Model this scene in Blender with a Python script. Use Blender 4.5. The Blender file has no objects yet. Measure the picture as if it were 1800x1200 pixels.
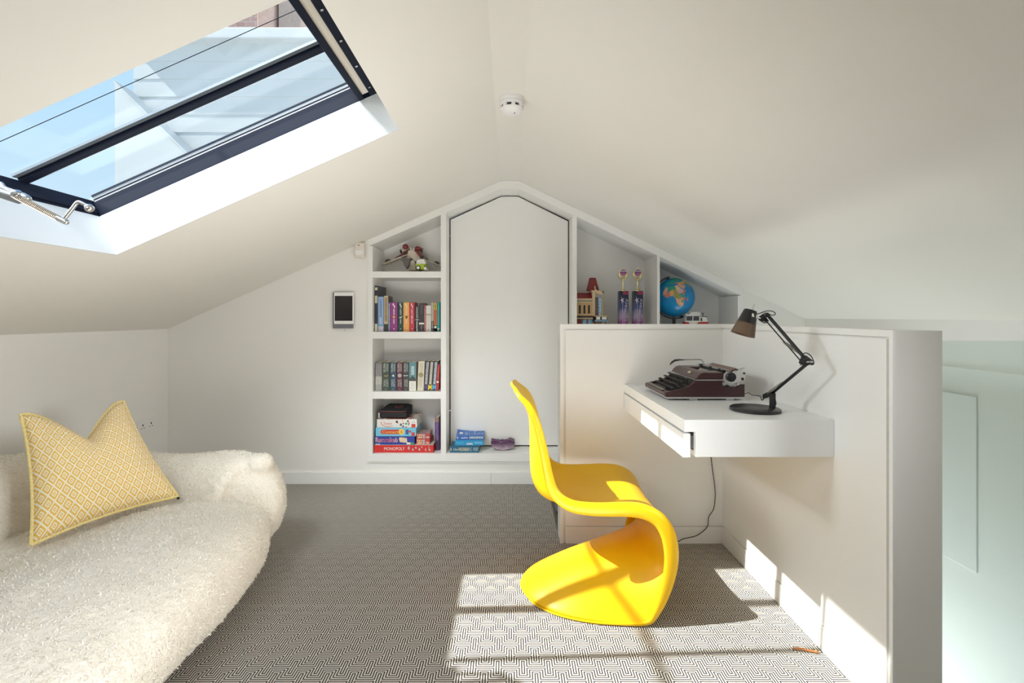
import bpy, bmesh, math, random
from mathutils import Vector, Matrix, Euler
random.seed(7)
R = math.radians
scene = bpy.context.scene
COL = scene.collection

# ---------------------------------------------------------------- camera, world, sun, lights, exposure
CAM_Z = 1.15
F = 850.0
cam_d = bpy.data.cameras.new('camera'); cam = bpy.data.objects.new('camera', cam_d); COL.objects.link(cam)
cam.location = (0, 0, CAM_Z); cam.rotation_euler = (R(90), 0, 0)
cam_d.sensor_fit = 'HORIZONTAL'; cam_d.sensor_width = 36.0; cam_d.lens = 36.0 * F / 1800.0
cam_d.shift_x = 3 / 1800.0; cam_d.shift_y = -44 / 1800.0
cam_d.clip_start = 0.02; cam_d.clip_end = 200
scene.camera = cam

world = bpy.data.worlds.new('world'); scene.world = world; world.use_nodes = True
wn = world.node_tree; wn.nodes.clear()
w_out = wn.nodes.new('ShaderNodeOutputWorld'); w_bg = wn.nodes.new('ShaderNodeBackground')
w_tc = wn.nodes.new('ShaderNodeTexCoord'); w_sep = wn.nodes.new('ShaderNodeSeparateXYZ'); w_cr = wn.nodes.new('ShaderNodeValToRGB')
wn.links.new(w_tc.outputs['Generated'], w_sep.inputs[0]); wn.links.new(w_sep.outputs['Z'], w_cr.inputs[0])
e = w_cr.color_ramp.elements
e[0].position = 0.0; e[0].color = (0.68, 0.80, 0.90, 1)
e[1].position = 0.9; e[1].color = (0.28, 0.50, 0.86, 1)
m_ = w_cr.color_ramp.elements.new(0.32); m_.color = (0.45, 0.67, 0.87, 1)
wn.links.new(w_cr.outputs[0], w_bg.inputs[0]); w_bg.inputs[1].default_value = 1.03
wn.links.new(w_bg.outputs[0], w_out.inputs[0])

def lamp(name, kind, loc, direction, energy, color=(1, 1, 1), **kw):
    d = bpy.data.lights.new(name, kind); o = bpy.data.objects.new(name, d); COL.objects.link(o)
    o.location = loc; o.rotation_euler = Vector(direction).to_track_quat('-Z', 'Y').to_euler()
    d.energy = energy; d.color = color
    for k, v in kw.items(): setattr(d, k, v)
    return o

SUN_DIR = (0.92, 0.13, -1.0)
lamp('sun', 'SUN', (-6, -1, 8), SUN_DIR, 9.2, (1.0, 0.965, 0.90), angle=R(0.6))
# added fill lamp under the left slope, out of view; no opening there
lamp('left_slope_fill', 'AREA', (-1.10, 0.28, 1.56), (0.62, 0.10, -0.80), 11, (0.93, 0.965, 1.0), shape='RECTANGLE', size=1.1, size_y=0.8)
# added fill lamp before the closed rear wall, behind the camera
lamp('rear_fill', 'AREA', (-0.4, -1.9, 1.25), (0.1, 1, 0.25), 5, (0.96, 0.98, 1.0), shape='RECTANGLE', size=2.4, size_y=1.2)
# added lamp outside the window, boosting its sky glow and the desk shadows
lamp('window_fill', 'AREA', (-3.0, 1.60, 2.35), (1, 0.0, -0.31), 42, (0.95, 0.98, 1.0), shape='RECTANGLE', size=0.55, size_y=0.5)
# added lamp over the roof, sending fill through the window to the back wall
lamp('overhead_fill', 'AREA', (-1.75, -0.85, 3.9), (0.5, 2.4, -2.0), 48, (0.94, 0.97, 1.0), shape='RECTANGLE', size=2.0, size_y=2.0, spread=R(62))
# added fill lamp under the right slope, aimed at the left wall
lamp('right_slope_fill', 'AREA', (1.45, 0.35, 1.33), (-1.0, 0.28, -0.30), 16, (0.96, 0.98, 1.0), shape='RECTANGLE', size=0.9, size_y=0.7, spread=R(88))
# added upward fill lamp just over the floor, brightening the far ceiling
lamp('low_fill', 'AREA', (-0.30, 0.94, 0.25), (-0.10, 0.78, 0.78), 9.0, (0.985, 0.975, 0.95), shape='RECTANGLE', size=1.5, size_y=0.5, spread=R(116))
# added fill lamp down the stairwell, brightening the right wall and ceiling
lamp('stairwell_fill', 'AREA', (1.45, 2.5, -1.0), (0.42, -0.12, 0.88), 15, (0.95, 1.0, 0.98), shape='RECTANGLE', size=0.9, size_y=0.8)

vs = scene.view_settings
scene.display_settings.display_device = 'sRGB'
vs.view_transform = 'Standard'; vs.look = 'None'; vs.gamma = 1.0; vs.use_curve_mapping = False
vs.exposure = 0.31
cy = scene.cycles
cy.max_bounces = 12; cy.diffuse_bounces = 8; cy.glossy_bounces = 4; cy.transparent_max_bounces = 12
cy.sample_clamp_indirect = 6.0; cy.use_denoising = True
cy.caustics_reflective = False; cy.caustics_refractive = False

# ---------------------------------------------------------------- helpers
def P(px, py, Y):
    """point of the room at depth Y (metres) seen at photograph position px,py"""
    s = F / Y
    return Vector(((px - 897) / s, Y, CAM_Z - (py - 556) / s))

ORIG = {}
def reg(o, loc): ORIG[o.name] = Vector(loc)

class MB:
    def __init__(self): self.bm = bmesh.new()
    def _faces(self, vs_, faces):
        v = [self.bm.verts.new(p) for p in vs_]
        for f in faces:
            try: self.bm.faces.new([v[i] for i in f])
            except ValueError: pass
        return self
    def box(self, x0, x1, y0, y1, z0, z1, M=None):
        p = [Vector((x, y, z)) for z in (z0, z1) for y in (y0, y1) for x in (x0, x1)]
        if M is not None: p = [M @ q for q in p]
        return self._faces(p, [(0, 2, 3, 1), (4, 5, 7, 6), (0, 1, 5, 4), (2, 6, 7, 3), (1, 3, 7, 5), (0, 4, 6, 2)])
    def prism(self, pts, vec):
        """closed polygon of 3-D points pushed along vec"""
        n = len(pts); vec = Vector(vec); a = [Vector(p) for p in pts]
        return self._faces(a + [p + vec for p in a],
                           [tuple(range(n)), tuple(range(2 * n - 1, n - 1, -1))] + [(i, i + n, (i + 1) % n + n, (i + 1) % n) for i in range(n)])
    def ring(self, c, ax, r, n, ref=None):
        ax = Vector(ax).normalized()
        ref = Vector(ref) if ref is not None else (Vector((0, 0, 1)) if abs(ax.z) < 0.9 else Vector((1, 0, 0)))
        u = ax.cross(ref).normalized(); v = ax.cross(u)
        return [Vector(c) + (u * math.cos(2 * math.pi * k / n) + v * math.sin(2 * math.pi * k / n)) * r for k in range(n)]
    def rings(self, rr, caps=True):
        n = len(rr[0]); vv = [p for r in rr for p in r]; fs = []
        for i in range(len(rr) - 1):
            for k in range(n):
                fs.append((i * n + k, i * n + (k + 1) % n, (i + 1) * n + (k + 1) % n, (i + 1) * n + k))
        if caps:
            fs.append(tuple(range(n - 1, -1, -1))); fs.append(tuple((len(rr) - 1) * n + k for k in range(n)))
        return self._faces(vv, fs)
    def cyl(self, p0, p1, r0, r1=None, n=16, caps=True):
        r1 = r0 if r1 is None else r1; p0 = Vector(p0); p1 = Vector(p1)
        return self.rings([self.ring(p0, p1 - p0, r0, n), self.ring(p1, p1 - p0, r1, n)], caps)
    def lathe(self, c, prof, n=32, axis=(0, 0, 1), caps=True):
        axis = Vector(axis).normalized(); c = Vector(c)
        return self.rings([self.ring(c + axis * h, axis, max(r, 1e-4), n) for r, h in prof], caps)
    def tube(self, pts, r, n=8, caps=True):
        pts = [Vector(p) for p in pts]; rr = []; ref = Vector((0.13, 0.31, 0.94))
        for i, p in enumerate(pts):
            t = (pts[min(i + 1, len(pts) - 1)] - pts[max(i - 1, 0)]).normalized()
            rad = r[i] if isinstance(r, (list, tuple)) else r
            rr.append(self.ring(p, t, rad, n, ref))
        return self.rings(rr, caps)
    def ball(self, c, rx, ry=None, rz=None, nu=20, nv=12):
        ry = rx if ry is None else ry; rz = rx if rz is None else rz; c = Vector(c)
        rr = []
        for i in range(nv + 1):
            a = math.pi * i / nv; s = max(math.sin(a), 1e-3)
            rr.append([c + Vector((rx * s * math.cos(2 * math.pi * k / nu), ry * s * math.sin(2 * math.pi * k / nu), -rz * math.cos(a))) for k in range(nu)])
        return self.rings(rr)
    def add_mesh(self, me, M):
        b = bmesh.new(); b.from_mesh(me); b.transform(M); t = bpy.data.meshes.new('t'); b.to_mesh(t); b.free()
        self.bm.from_mesh(t); bpy.data.meshes.remove(t); return self
    def build(self, name, mat, parent=None, smooth=False, bevel=0.0, seg=2, kind=None, local=False, recalc=True):
        me = bpy.data.meshes.new(name)
        if recalc: bmesh.ops.recalc_face_normals(self.bm, faces=self.bm.faces)
        base = Vector((0, 0, 0)) if parent is None else ORIG.get(parent.name, Vector((0, 0, 0)))
        if not local and base.length: bmesh.ops.translate(self.bm, verts=self.bm.verts, vec=-base)
        if smooth:
            for f in self.bm.faces: f.smooth = True
            for ed in self.bm.edges:
                if len(ed.link_faces) == 2 and ed.calc_face_angle(0) > R(40): ed.smooth = False
        self.bm.to_mesh(me); self.bm.free()
        o = bpy.data.objects.new(name, me); COL.objects.link(o)
        if mat is not None: me.materials.append(mat)
        if parent is not None: o.parent = parent
        reg(o, base)
        if bevel:
            b = o.modifiers.new('bevel', 'BEVEL'); b.width = bevel; b.segments = seg; b.limit_method = 'ANGLE'; b.angle_limit = R(50)
            b.harden_normals = False
        if kind: o['kind'] = kind
        return o

def tag(o, label=None, cat=None, group=None, kind=None):
    if label: o['label'] = label
    if cat: o['category'] = cat
    if group: o['group'] = group
    if kind: o['kind'] = kind
    return o
def thing(name, loc, label, cat, group=None, rot=(0, 0, 0)):
    o = bpy.data.objects.new(name, None); COL.objects.link(o); o.empty_display_size = 0.05
    o.location = loc; o.rotation_euler = rot; reg(o, loc)
    return tag(o, label, cat, group)
def children(o): return [c for c in bpy.data.objects if c.parent == o]
def copy_tree(o, parent=None):
    c = o.copy(); COL.objects.link(c); reg(c, ORIG.get(o.name, (0, 0, 0)))
    if parent is not None: c.parent = parent
    for ch in children(o): copy_tree(ch, c)
    return c

# materials ------------------------------------------------------
MATS = {}
class NT:
    def __init__(self, name):
        self.m = bpy.data.materials.new(name); self.m.use_nodes = True; self.t = self.m.node_tree; self.t.nodes.clear()
        self.out = self.n('ShaderNodeOutputMaterial')
    def n(self, k, **kw):
        x = self.t.nodes.new(k)
        for a, b in kw.items(): setattr(x, a, b)
        return x
    def l(self, a, b): self.t.links.new(a, b)
    def put(self, sock, v):
        if hasattr(v, 'is_output') or hasattr(v, 'links'): self.l(v, sock)
        else: sock.default_value = v
    def math(self, op, a, b=None, c=None, clamp=False):
        x = self.n('ShaderNodeMath', operation=op, use_clamp=clamp)
        for i, v in enumerate((a, b, c)):
            if v is not None: self.put(x.inputs[i], v)
        return x.outputs[0]
    def mix(self, f, a, b):
        x = self.n('ShaderNodeMix', data_type='RGBA')
        self.put(x.inputs[0], f); self.put(x.inputs[6], a); self.put(x.inputs[7], b)
        return x.outputs[2]
    def principled(self, color, rough=0.5, metal=0.0, spec=0.5, **kw):
        p = self.n('ShaderNodeBsdfPrincipled')
        self.put(p.inputs['Base Color'], color); self.put(p.inputs['Roughness'], rough); self.put(p.inputs['Metallic'], metal)
        p.inputs['Specular IOR Level'].default_value = spec
        for k, v in kw.items(): self.put(p.inputs[k.replace('_', ' ')], v)
        self.l(p.outputs[0], self.out.inputs[0]); self.p = p
        return p
    def noise(self, scale, detail=2, coord='Object', rough=0.5):
        tc = self.n('ShaderNodeTexCoord'); x = self.n('ShaderNodeTexNoise')
        x.inputs['Scale'].default_value = scale; x.inputs['Detail'].default_value = detail; x.inputs['Roughness'].default_value = rough
        self.l(tc.outputs[coord], x.inputs['Vector']); return x.outputs[0]
    def bump(self, h, strength=0.3, dist=0.01):
        b = self.n('ShaderNodeBump'); b.inputs['Strength'].default_value = strength; b.inputs['Distance'].default_value = dist
        self.l(h, b.inputs['Height']); self.l(b.outputs[0], self.p.inputs['Normal'])

def C4(c): return (c[0], c[1], c[2], 1.0)
def srgb(r, g, b):
    f = lambda v: (v / 255 / 12.92) if v / 255 <= 0.04045 else ((v / 255 + 0.055) / 1.055) ** 2.4
    return (f(r), f(g), f(b))
def mat(name, color, rough=0.5, metal=0.0, spec=0.5, var=0.05, scale=60, bump=0.0, **kw):
    if name in MATS: return MATS[name]
    t = NT(name)
    if var:
        nz = t.noise(scale, 3)
        a = tuple(max(0, c * (1 - var)) for c in color); b = tuple(min(1, c * (1 + var)) for c in color)
        colr = t.mix(nz, C4(a), C4(b))
        t.principled(colr, rough, metal, spec, **kw)
        if bump: t.bump(nz, bump, 0.002)
    else:
        t.principled(C4(color), rough, metal, spec, **kw)
    MATS[name] = t.m
    return t.m

PAINT = mat('wall_paint', (0.80, 0.79, 0.76), 0.75, spec=0.25, var=0.012, scale=9)
CEIL = mat('ceiling_paint', (0.79, 0.77, 0.72), 0.8, spec=0.2, var=0.012, scale=7)
JOIN = mat('joinery_satin_white', (0.81, 0.805, 0.785), 0.38, spec=0.45, var=0.01, scale=20)
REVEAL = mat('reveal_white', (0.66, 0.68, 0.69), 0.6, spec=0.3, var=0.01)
DESKW = mat('desk_satin_white', (0.82, 0.825, 0.815), 0.32, spec=0.5, var=0.01)
BLACK = mat('black_gap', (0.004, 0.004, 0.004), 0.8, spec=0.1, var=0)
ALU = mat('dark_navy_aluminium', (0.007, 0.010, 0.022), 0.6, 0.0, spec=0.15, var=0.1)
GASK = mat('grey_gasket', (0.16, 0.19, 0.22), 0.45, 0.1, var=0.05)
STEEL = mat('polished_steel', (0.58, 0.58, 0.58), 0.24, 1.0, var=0.04)
WHITEP = mat('white_plastic', (0.80, 0.79, 0.78), 0.35, var=0.01)
BLACKP = mat('black_enamel', (0.012, 0.012, 0.014), 0.3, var=0.1)
PAGES = mat('book_pages', (0.72, 0.66, 0.54), 0.9, spec=0.1, var=0.12, scale=300)
WHITEINK = mat('white_ink', (0.85, 0.84, 0.80), 0.6, var=0)
GOLD = mat('gold_plate', (0.83, 0.72, 0.42), 0.22, 1.0, var=0.05)

def carpet_material():
    t = NT('carpet_op_art_weave')
    tc = t.n('ShaderNodeTexCoord'); sp = t.n('ShaderNodeSeparateXYZ'); t.l(tc.outputs['Object'], sp.inputs[0])
    # meander: closed slots in staggered rows, with three square-wave lines woven between each pair of rows
    wx, wy, T_, P_ = 0.00838, 0.00807, 4.0, 7.0
    x = t.math('DIVIDE', sp.outputs[0], wx); y = t.math('DIVIDE', sp.outputs[1], wy)
    a = t.math('FRACT', t.math('ADD', t.math('DIVIDE', x, 10.0), 100.0))
    A0 = t.math('ABSOLUTE', t.math('MULTIPLY', t.math('SUBTRACT', a, 0.5), 10.0)); A1 = t.math('SUBTRACT', 5.0, A0)
    yy = t.math('MULTIPLY', t.math('FRACT', t.math('ADD', t.math('DIVIDE', y, 2 * P_), 100.0)), 2 * P_)
    def row(r, X):
        yr = t.math('SUBTRACT', yy, r * P_)
        g = t.math('MINIMUM', yr, t.math('MAXIMUM', t.math('SUBTRACT', X, 0.5), t.math('SUBTRACT', yr, T_)))
        return t.math('MINIMUM', t.math('MAXIMUM', g, 0.5), 3.5)
    tot = t.math('ADD', t.math('ADD', row(0, A0), row(1, A1)), t.math('ADD', row(-1, A1), 8.5))
    vw = t.math('ABSOLUTE', t.math('SUBTRACT', t.math('FRACT', tot), 0.5))
    def slot(X, c):
        f = t.math('FRACT', t.math('ADD', t.math('DIVIDE', t.math('SUBTRACT', yy, c), 2 * P_), 2.5))
        ay = t.math('ABSOLUTE', t.math('MULTIPLY', t.math('SUBTRACT', f, 0.5), 2 * P_))
        return t.math('ABSOLUTE', t.math('SUBTRACT', t.math('MAXIMUM', X, t.math('SUBTRACT', ay, 3.0)), 0.5))
    v = t.math('MINIMUM', vw, t.math('MINIMUM', slot(A0, 0.5), slot(A1, 0.5 + P_)))
    nz = t.n('ShaderNodeTexNoise'); nz.inputs['Scale'].default_value = 420; nz.inputs['Detail'].default_value = 2
    t.l(tc.outputs['Object'], nz.inputs['Vector'])
    vv = t.math('ADD', v, t.math('MULTIPLY', t.math('SUBTRACT', nz.outputs[0], 0.5), 0.10))
    mr = t.n('ShaderNodeMapRange'); mr.inputs[1].default_value = 0.225; mr.inputs[2].default_value = 0.305
    t.l(vv, mr.inputs[0])
    col = t.mix(mr.outputs[0], (0.022, 0.020, 0.024, 1), (0.64, 0.605, 0.54, 1))
    col = t.mix(t.math('MULTIPLY', nz.outputs[0], 0.22), col, (0.30, 0.28, 0.26, 1))
    t.principled(col, 0.95, spec=0.1)
    t.bump(mr.outputs[0], 0.25, 0.002)
    return t.m
CARPET = carpet_material()

def glass_material(name, tint, refl=1.0):
    t = NT(name)
    tr = t.n('ShaderNodeBsdfTransparent'); tr.inputs[0].default_value = C4(tint)
    gl = t.n('ShaderNodeBsdfGlossy'); gl.inputs['Roughness'].default_value = 0.0
    fr = t.n('ShaderNodeLayerWeight'); fr.inputs[0].default_value = 0.5
    mx = t.n('ShaderNodeMixShader')
    sch = t.math('ADD', t.math('MULTIPLY', t.math('POWER', fr.outputs['Facing'], 5.0), 0.96), 0.04)
    t.l(t.math('MULTIPLY', sch, refl), mx.inputs[0]); t.l(tr.outputs[0], mx.inputs[1]); t.l(gl.outputs[0], mx.inputs[2])
    t.l(mx.outputs[0], t.out.inputs[0])
    return t.m
PANE = glass_material('window_glass', (0.97, 0.985, 0.98), 0.6)
BALGLASS = glass_material('green_balustrade_glass', (0.90, 0.945, 0.925), 0.5)

def text_mesh(body, w, h):
    """flat lettering in the XY plane, centred, fitted to w by h"""
    cu = bpy.data.curves.new('txt', 'FONT'); cu.body = body; cu.align_x = 'CENTER'; cu.align_y = 'CENTER'; cu.resolution_u = 2
    o = bpy.data.objects.new('txt', cu); COL.objects.link(o)
    bpy.context.view_layer.update()
    me = bpy.data.meshes.new_from_object(o.evaluated_get(bpy.context.evaluated_depsgraph_get()))
    bpy.data.objects.remove(o); bpy.data.curves.remove(cu)
    xs = [v.co.x for v in me.vertices]; ys = [v.co.y for v in me.vertices]
    sx = w / max(max(xs) - min(xs), 1e-6); sy = h / max(max(ys) - min(ys), 1e-6)
    cx = (max(xs) + min(xs)) / 2; cy_ = (max(ys) + min(ys)) / 2
    for v in me.vertices: v.co = Vector(((v.co.x - cx) * sx, (v.co.y - cy_) * sy, 0))
    return me
FRONT = Matrix(((1, 0, 0, 0), (0, 0, -1, 0), (0, 1, 0, 0), (0, 0, 0, 1)))     # text plane turned to face -Y
def lettering(body, c, w, h, m, parent, turn=0.0, name='lettering', M=None, local=False):
    me = text_mesh(body, w, h)
    MM = Matrix.Translation(Vector(c)) @ (FRONT if M is None else M) @ Matrix.Rotation(turn, 4, 'Z')
    b = MB().add_mesh(me, MM); bpy.data.meshes.remove(me)
    return b.build(name, m, parent, local=local, recalc=False)
# ================================================================ THE ROOM
YB = 3.33; XL = -2.36; XR = 2.03; ZL = 1.064; ZR = 1.135; YF = -2.2
RX0, RX1, RZ = -0.067, 0.059, 2.082
SLL = (RZ - ZL) / (RX0 - XL); SLR = (RZ - ZR) / (XR - RX1)
def ceil_l(x): return ZL + SLL * (x - XL)
def ceil_r(x): return ZR + SLR * (XR - x)
def ceil(x): return ceil_l(x) if x < RX0 else (RZ if x < RX1 else ceil_r(x))

hole_x = 0.252
b = MB().prism([(XL, YF, -0.2), (XR, YF, -0.2), (XR, 1.44, -0.2), (1.215, 1.44, -0.2), (1.215, 2.585, -0.2), (hole_x, 2.585, -0.2), (hole_x, YB, -0.2), (XL, YB, -0.2)], (0, 0, 0.2))
tag(b.build('floor', CARPET), kind='structure')
# floor below the stairwell
LOWER = mat('lower_floor_oak', (0.36, 0.25, 0.15), 0.5, var=0.2, scale=12)
tag(MB().box(-0.2, XR + 0.1, 1.3, YB + 0.2, -2.6, -2.5).build('floor', LOWER), kind='structure')

tag(MB().box(XL - 0.12, XL, YF, YB + 0.12, -0.2, ZL + 0.12).build('wall_left', PAINT), kind='structure')
wr = tag(MB().box(XR, XR + 0.12, YF, YB + 0.5, -2.5, ZR + 0.1).build('wall_right', PAINT), kind='structure')
MB().box(XR - 0.008, XR, 1.5, YB, 0.906, 0.918).build('wall_trim', PAINT, wr)
MB().box(XR - 0.006, XR, 2.10, 2.275, 0.035, 0.80).build('access_panel', JOIN, wr, bevel=0.002)

# back wall, open where the bookcase is let in
UX0, UX1, UZ0 = -0.977, 1.594, 0.154
def wz(x): return ceil(x) + 0.02
b = MB()
b.prism([(XL, YB, -0.2), (UX0, YB, -0.2), (UX0, YB, wz(UX0)), (XL, YB, wz(XL))], (0, 0.12, 0))
b.prism([(UX1, YB, -2.5), (XR, YB, -2.5), (XR, YB, wz(XR)), (UX1, YB, wz(UX1))], (0, 0.12, 0))
b.box(UX0, hole_x, YB, YB + 0.12, -0.2, UZ0)
b.box(hole_x, UX1, YB, YB + 0.12, -2.5, UZ0)
tag(b.build('wall_back', PAINT), kind='structure')
tag(MB().box(XL, XR, YF - 0.12, YF, -0.2, 2.3).build('wall_front', PAINT), kind='structure')

# ceiling: two slopes and the flat ridge strip, the left slope open for the rooflight
ux = Vector((1, 0, SLL)).normalized(); nl = Vector((-ux.z, 0, ux.x))
def S(u, y, n=0.0):
    p = Vector((XL, y, ZL)) + ux * u + nl * n
    return p
UL = (RX0 - XL) / ux.x
W0, W1, WY0, WY1 = 0.826, 2.085, 1.12, 1.97      # rooflight opening along and across the slope
TH = 0.17
def sbox(mb, u0, u1, y0, y1, n0, n1):
    return mb.prism([S(u0, y0, n0), S(u1, y0, n0), S(u1, y1, n0), S(u0, y1, n0)], nl * (n1 - n0))
b = MB()
sbox(b, -0.15, UL + 0.05, YF, WY0, 0, TH); sbox(b, -0.15, UL + 0.05, WY1, YB + 0.5, 0, TH)
sbox(b, -0.15, W0, WY0, WY1, 0, TH); sbox(b, W1, UL + 0.05, WY0, WY1, 0, TH)
tag(b.build('ceiling', CEIL), kind='structure')
tag(MB().box(RX0, RX1, YF, YB + 0.5, RZ, RZ + 0.2).build('ceiling', CEIL), kind='structure')
ur = Vector((-1, 0, SLR)).normalized(); nr = Vector((ur.z, 0, -ur.x))
q = [Vector((XR + 0.12, YF, ceil_r(XR + 0.12))), Vector((RX1, YF, RZ)), Vector((RX1, YB + 0.5, RZ)), Vector((XR + 0.12, YB + 0.5, ceil_r(XR + 0.12)))]
tag(MB().prism(q, nr * 0.17).build('ceiling', CEIL), kind='structure')

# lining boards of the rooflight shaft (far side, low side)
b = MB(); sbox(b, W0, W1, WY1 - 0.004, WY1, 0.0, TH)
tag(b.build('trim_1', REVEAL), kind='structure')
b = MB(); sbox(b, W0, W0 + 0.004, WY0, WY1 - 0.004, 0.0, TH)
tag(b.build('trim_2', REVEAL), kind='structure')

# rooflight -------------------------------------------------------
win = tag(thing('window_1', S(W0, WY0, TH), None, None), kind='structure')
N0, N1 = TH, TH + 0.10
b = MB(); sbox(b, W0 - 0.06, W1 + 0.06, WY1 - 0.004, WY1 + 0.06, N0, N0 + 0.062); b.build('frame', ALU, win, bevel=0.003)
b = MB(); sbox(b, W0 - 0.06, W1 + 0.06, WY0 - 0.06, WY0 + 0.004, N0, N1); b.build('frame', ALU, win, bevel=0.003)
b = MB(); sbox(b, W0 - 0.06, W0 + 0.006, WY0 - 0.06, WY1 + 0.06, N0, N1 - 0.03); b.build('frame', ALU, win, bevel=0.003)
b = MB(); sbox(b, W0 + 0.006, W0 + 0.012, WY0, WY1 - 0.004, N0 + 0.012, N0 + 0.03); b.build('frame_bead', ALU, win, bevel=0.003)
# high side: two dark rails with the pale blind cassette between them
b = MB(); sbox(b, W1 - 0.048, W1 + 0.02, WY0 - 0.02, WY1 - 0.004, N0, N1); b.build('frame', ALU, win, bevel=0.003)
b = MB(); sbox(b, W1 - 0.076, W1 - 0.048, WY0, WY1 - 0.02, N0 + 0.010, N1); b.build('blind_cassette', mat('blind_beige', (0.66, 0.61, 0.53), 0.7), win)
b = MB(); sbox(b, W1 - 0.100, W1 - 0.076, WY0, WY1 - 0.004, N0 - 0.002, N1); b.build('frame', ALU, win, bevel=0.003)
for k in range(5):
    yy = WY0 + 0.14 + 0.16 * k
    MB().cyl(S(W1 - 0.034, yy, N0 - 0.003), S(W1 - 0.034, yy, N0 + 0.002), 0.005, n=10).build('screw', STEEL, win)
SILL = mat('silver_gasket', (0.34, 0.34, 0.35), 0.5, 0.0, var=.05)
# far rail: beads and gaskets stepping up to the glass
for (y0, y1, n0, n1, m) in ((1.9655, 1.99, .062, .067, SILL), (1.9650, 1.99, .067, .073, ALU), (1.9645, 1.99, .073, .077, SILL), (1.9638, 1.99, .077, .083, GASK), (1.962, 1.99, .083, .090, ALU)):
    b = MB(); sbox(b, W0 + 0.01, W1 - 0.09, y0, y1, TH + n0, TH + n1); b.build('glazing_bead', m, win)
# middle glazing bar and slim joint bar
BY = 1.685
b = MB(); sbox(b, W0, W1 - 0.08, BY - 0.013, BY + 0.018, TH + 0.066, TH + 0.088); b.build('window_bar', ALU, win, bevel=0.003)
b = MB(); sbox(b, W0, W1 - 0.08, BY - 0.030, BY - 0.013, TH + 0.080, TH + 0.089); b.build('glazing_bead', GASK, win)
b = MB(); sbox(b, W0, W1 - 0.08, BY + 0.018, BY + 0.021, TH + 0.068, TH + 0.073); b.build('glazing_bead', STEEL, win)
b = MB(); sbox(b, W0, W1 - 0.08, 1.5000, 1.5025, TH + 0.0892, TH + 0.0902); b.build('glass_joint', ALU, win)
b = MB(); sbox(b, W0, W1 - 0.08, 1.392, 1.416, TH + 0.0945, TH + 0.106); b.build('window_bar', ALU, win)  # unseen outer bar, added to cast the shadow band across the floor
for (y0, y1) in ((WY0 - 0.02, BY - 0.003), (BY + 0.003, WY1 + 0.03)):
    b = MB(); sbox(b, W0 - 0.03, W1 + 0.02, y0, y1, TH + 0.090, TH + 0.094); b.build('pane', PANE, win)

# partition round the stairs --------------------------------------
PX0, PX1, PXO, PYB, PYO, PYE, PZ = 0.254, 1.075, 1.215, 2.45, 2.585, 1.36, 1.11
g = 0.008
b = MB()
b.box(PX0, PXO, PYB + g, PYO, -0.2, PZ)
b.box(PX1 + g, PXO, PYE, PYB + g, -0.2, PZ)
pw = tag(b.build('wall_stair', PAINT), kind='structure')
cap = MB()
cap.box(PX0 - 0.001, PX1, PYB, PYB + g, PZ - 0.019, PZ + 0.001)
cap.box(PX1, PX1 + g, PYE - 0.001, PYB + g, PZ - 0.019, PZ + 0.001)
cap.build('cap_edge', JOIN, pw)
b = MB(); b.box(PX0 - 0.001, PX0 + 0.017, PYB, PYB + g, 0, PZ - 0.019); b.build('end_stile', JOIN, pw)
b = MB(); b.box(PX1, PX1 + g, PYE - 0.001, PYE + 0.012, 0, PZ - 0.019); b.build('end_stile', JOIN, pw)
b = MB(); b.box(PX0 + 0.027, PX1, PYB, PYB + g, 0.089, PZ - 0.029); b.build('facing_panel', JOIN, pw)
b = MB(); b.box(PX1, PX1 + g, PYE + 0.022, PYB + g, 0.089, PZ - 0.025); b.build('facing_panel', JOIN, pw)
b = MB(); b.box(PX0 + 0.027, PX1, PYB - 0.003, PYB + g, 0, 0.086); tag(b.build('baseboard_back', JOIN, bevel=0.001), kind='structure')
b = MB(); b.box(PX1 - 0.003, PX1 + g, PYE + 0.022, PYB - 0.003, 0, 0.086); tag(b.build('baseboard_right', JOIN, bevel=0.001), kind='structure')

# baseboards of the back and left walls
b = MB(); b.box(XL + 0.014, -0.134, YB - 0.014, YB, 0, 0.081); tag(b.build('baseboard_back', JOIN, bevel=0.0015), kind='structure')
b = MB(); b.box(-0.132, hole_x, YB - 0.014, YB, 0, 0.081); tag(b.build('baseboard_back', JOIN, bevel=0.0015), kind='structure')
b = MB(); b.box(XL, XL + 0.014, YF, YB, 0, 0.081); tag(b.build('baseboard_left', JOIN, bevel=0.0015), kind='structure')

# stairs going down behind the partition
TREAD = mat('dark_stained_wood', (0.05, 0.032, 0.022), 0.45, var=0.25, scale=14)
st = tag(thing('floor_stairs', (hole_x, 2.6, 0), None, None), kind='structure')
for k in range(7):
    x0 = hole_x + 0.235 * k
    MB().box(x0, x0 + 0.26, 2.586, YB - 0.001, -0.19 * (k + 1) - 0.04, -0.19 * (k + 1)).build('tread', TREAD, st, bevel=0.004)
    MB().box(x0 - 0.0, x0 + 0.018, 2.586, YB - 0.001, -0.19 * (k + 1), -0.19 * k - (0.0 if k == 0 else 0.04)).build('riser', TREAD, st)

# glass balustrade at the head of the stairwell
bal = tag(MB().box(1.2155, XR - 0.001, 1.4405, 1.4555, -0.19, 1.077).build('glass_balustrade', BALGLASS, bevel=0.001), 'frameless pale green glass guard panel beside the end of the partition', 'glass panel')

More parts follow.
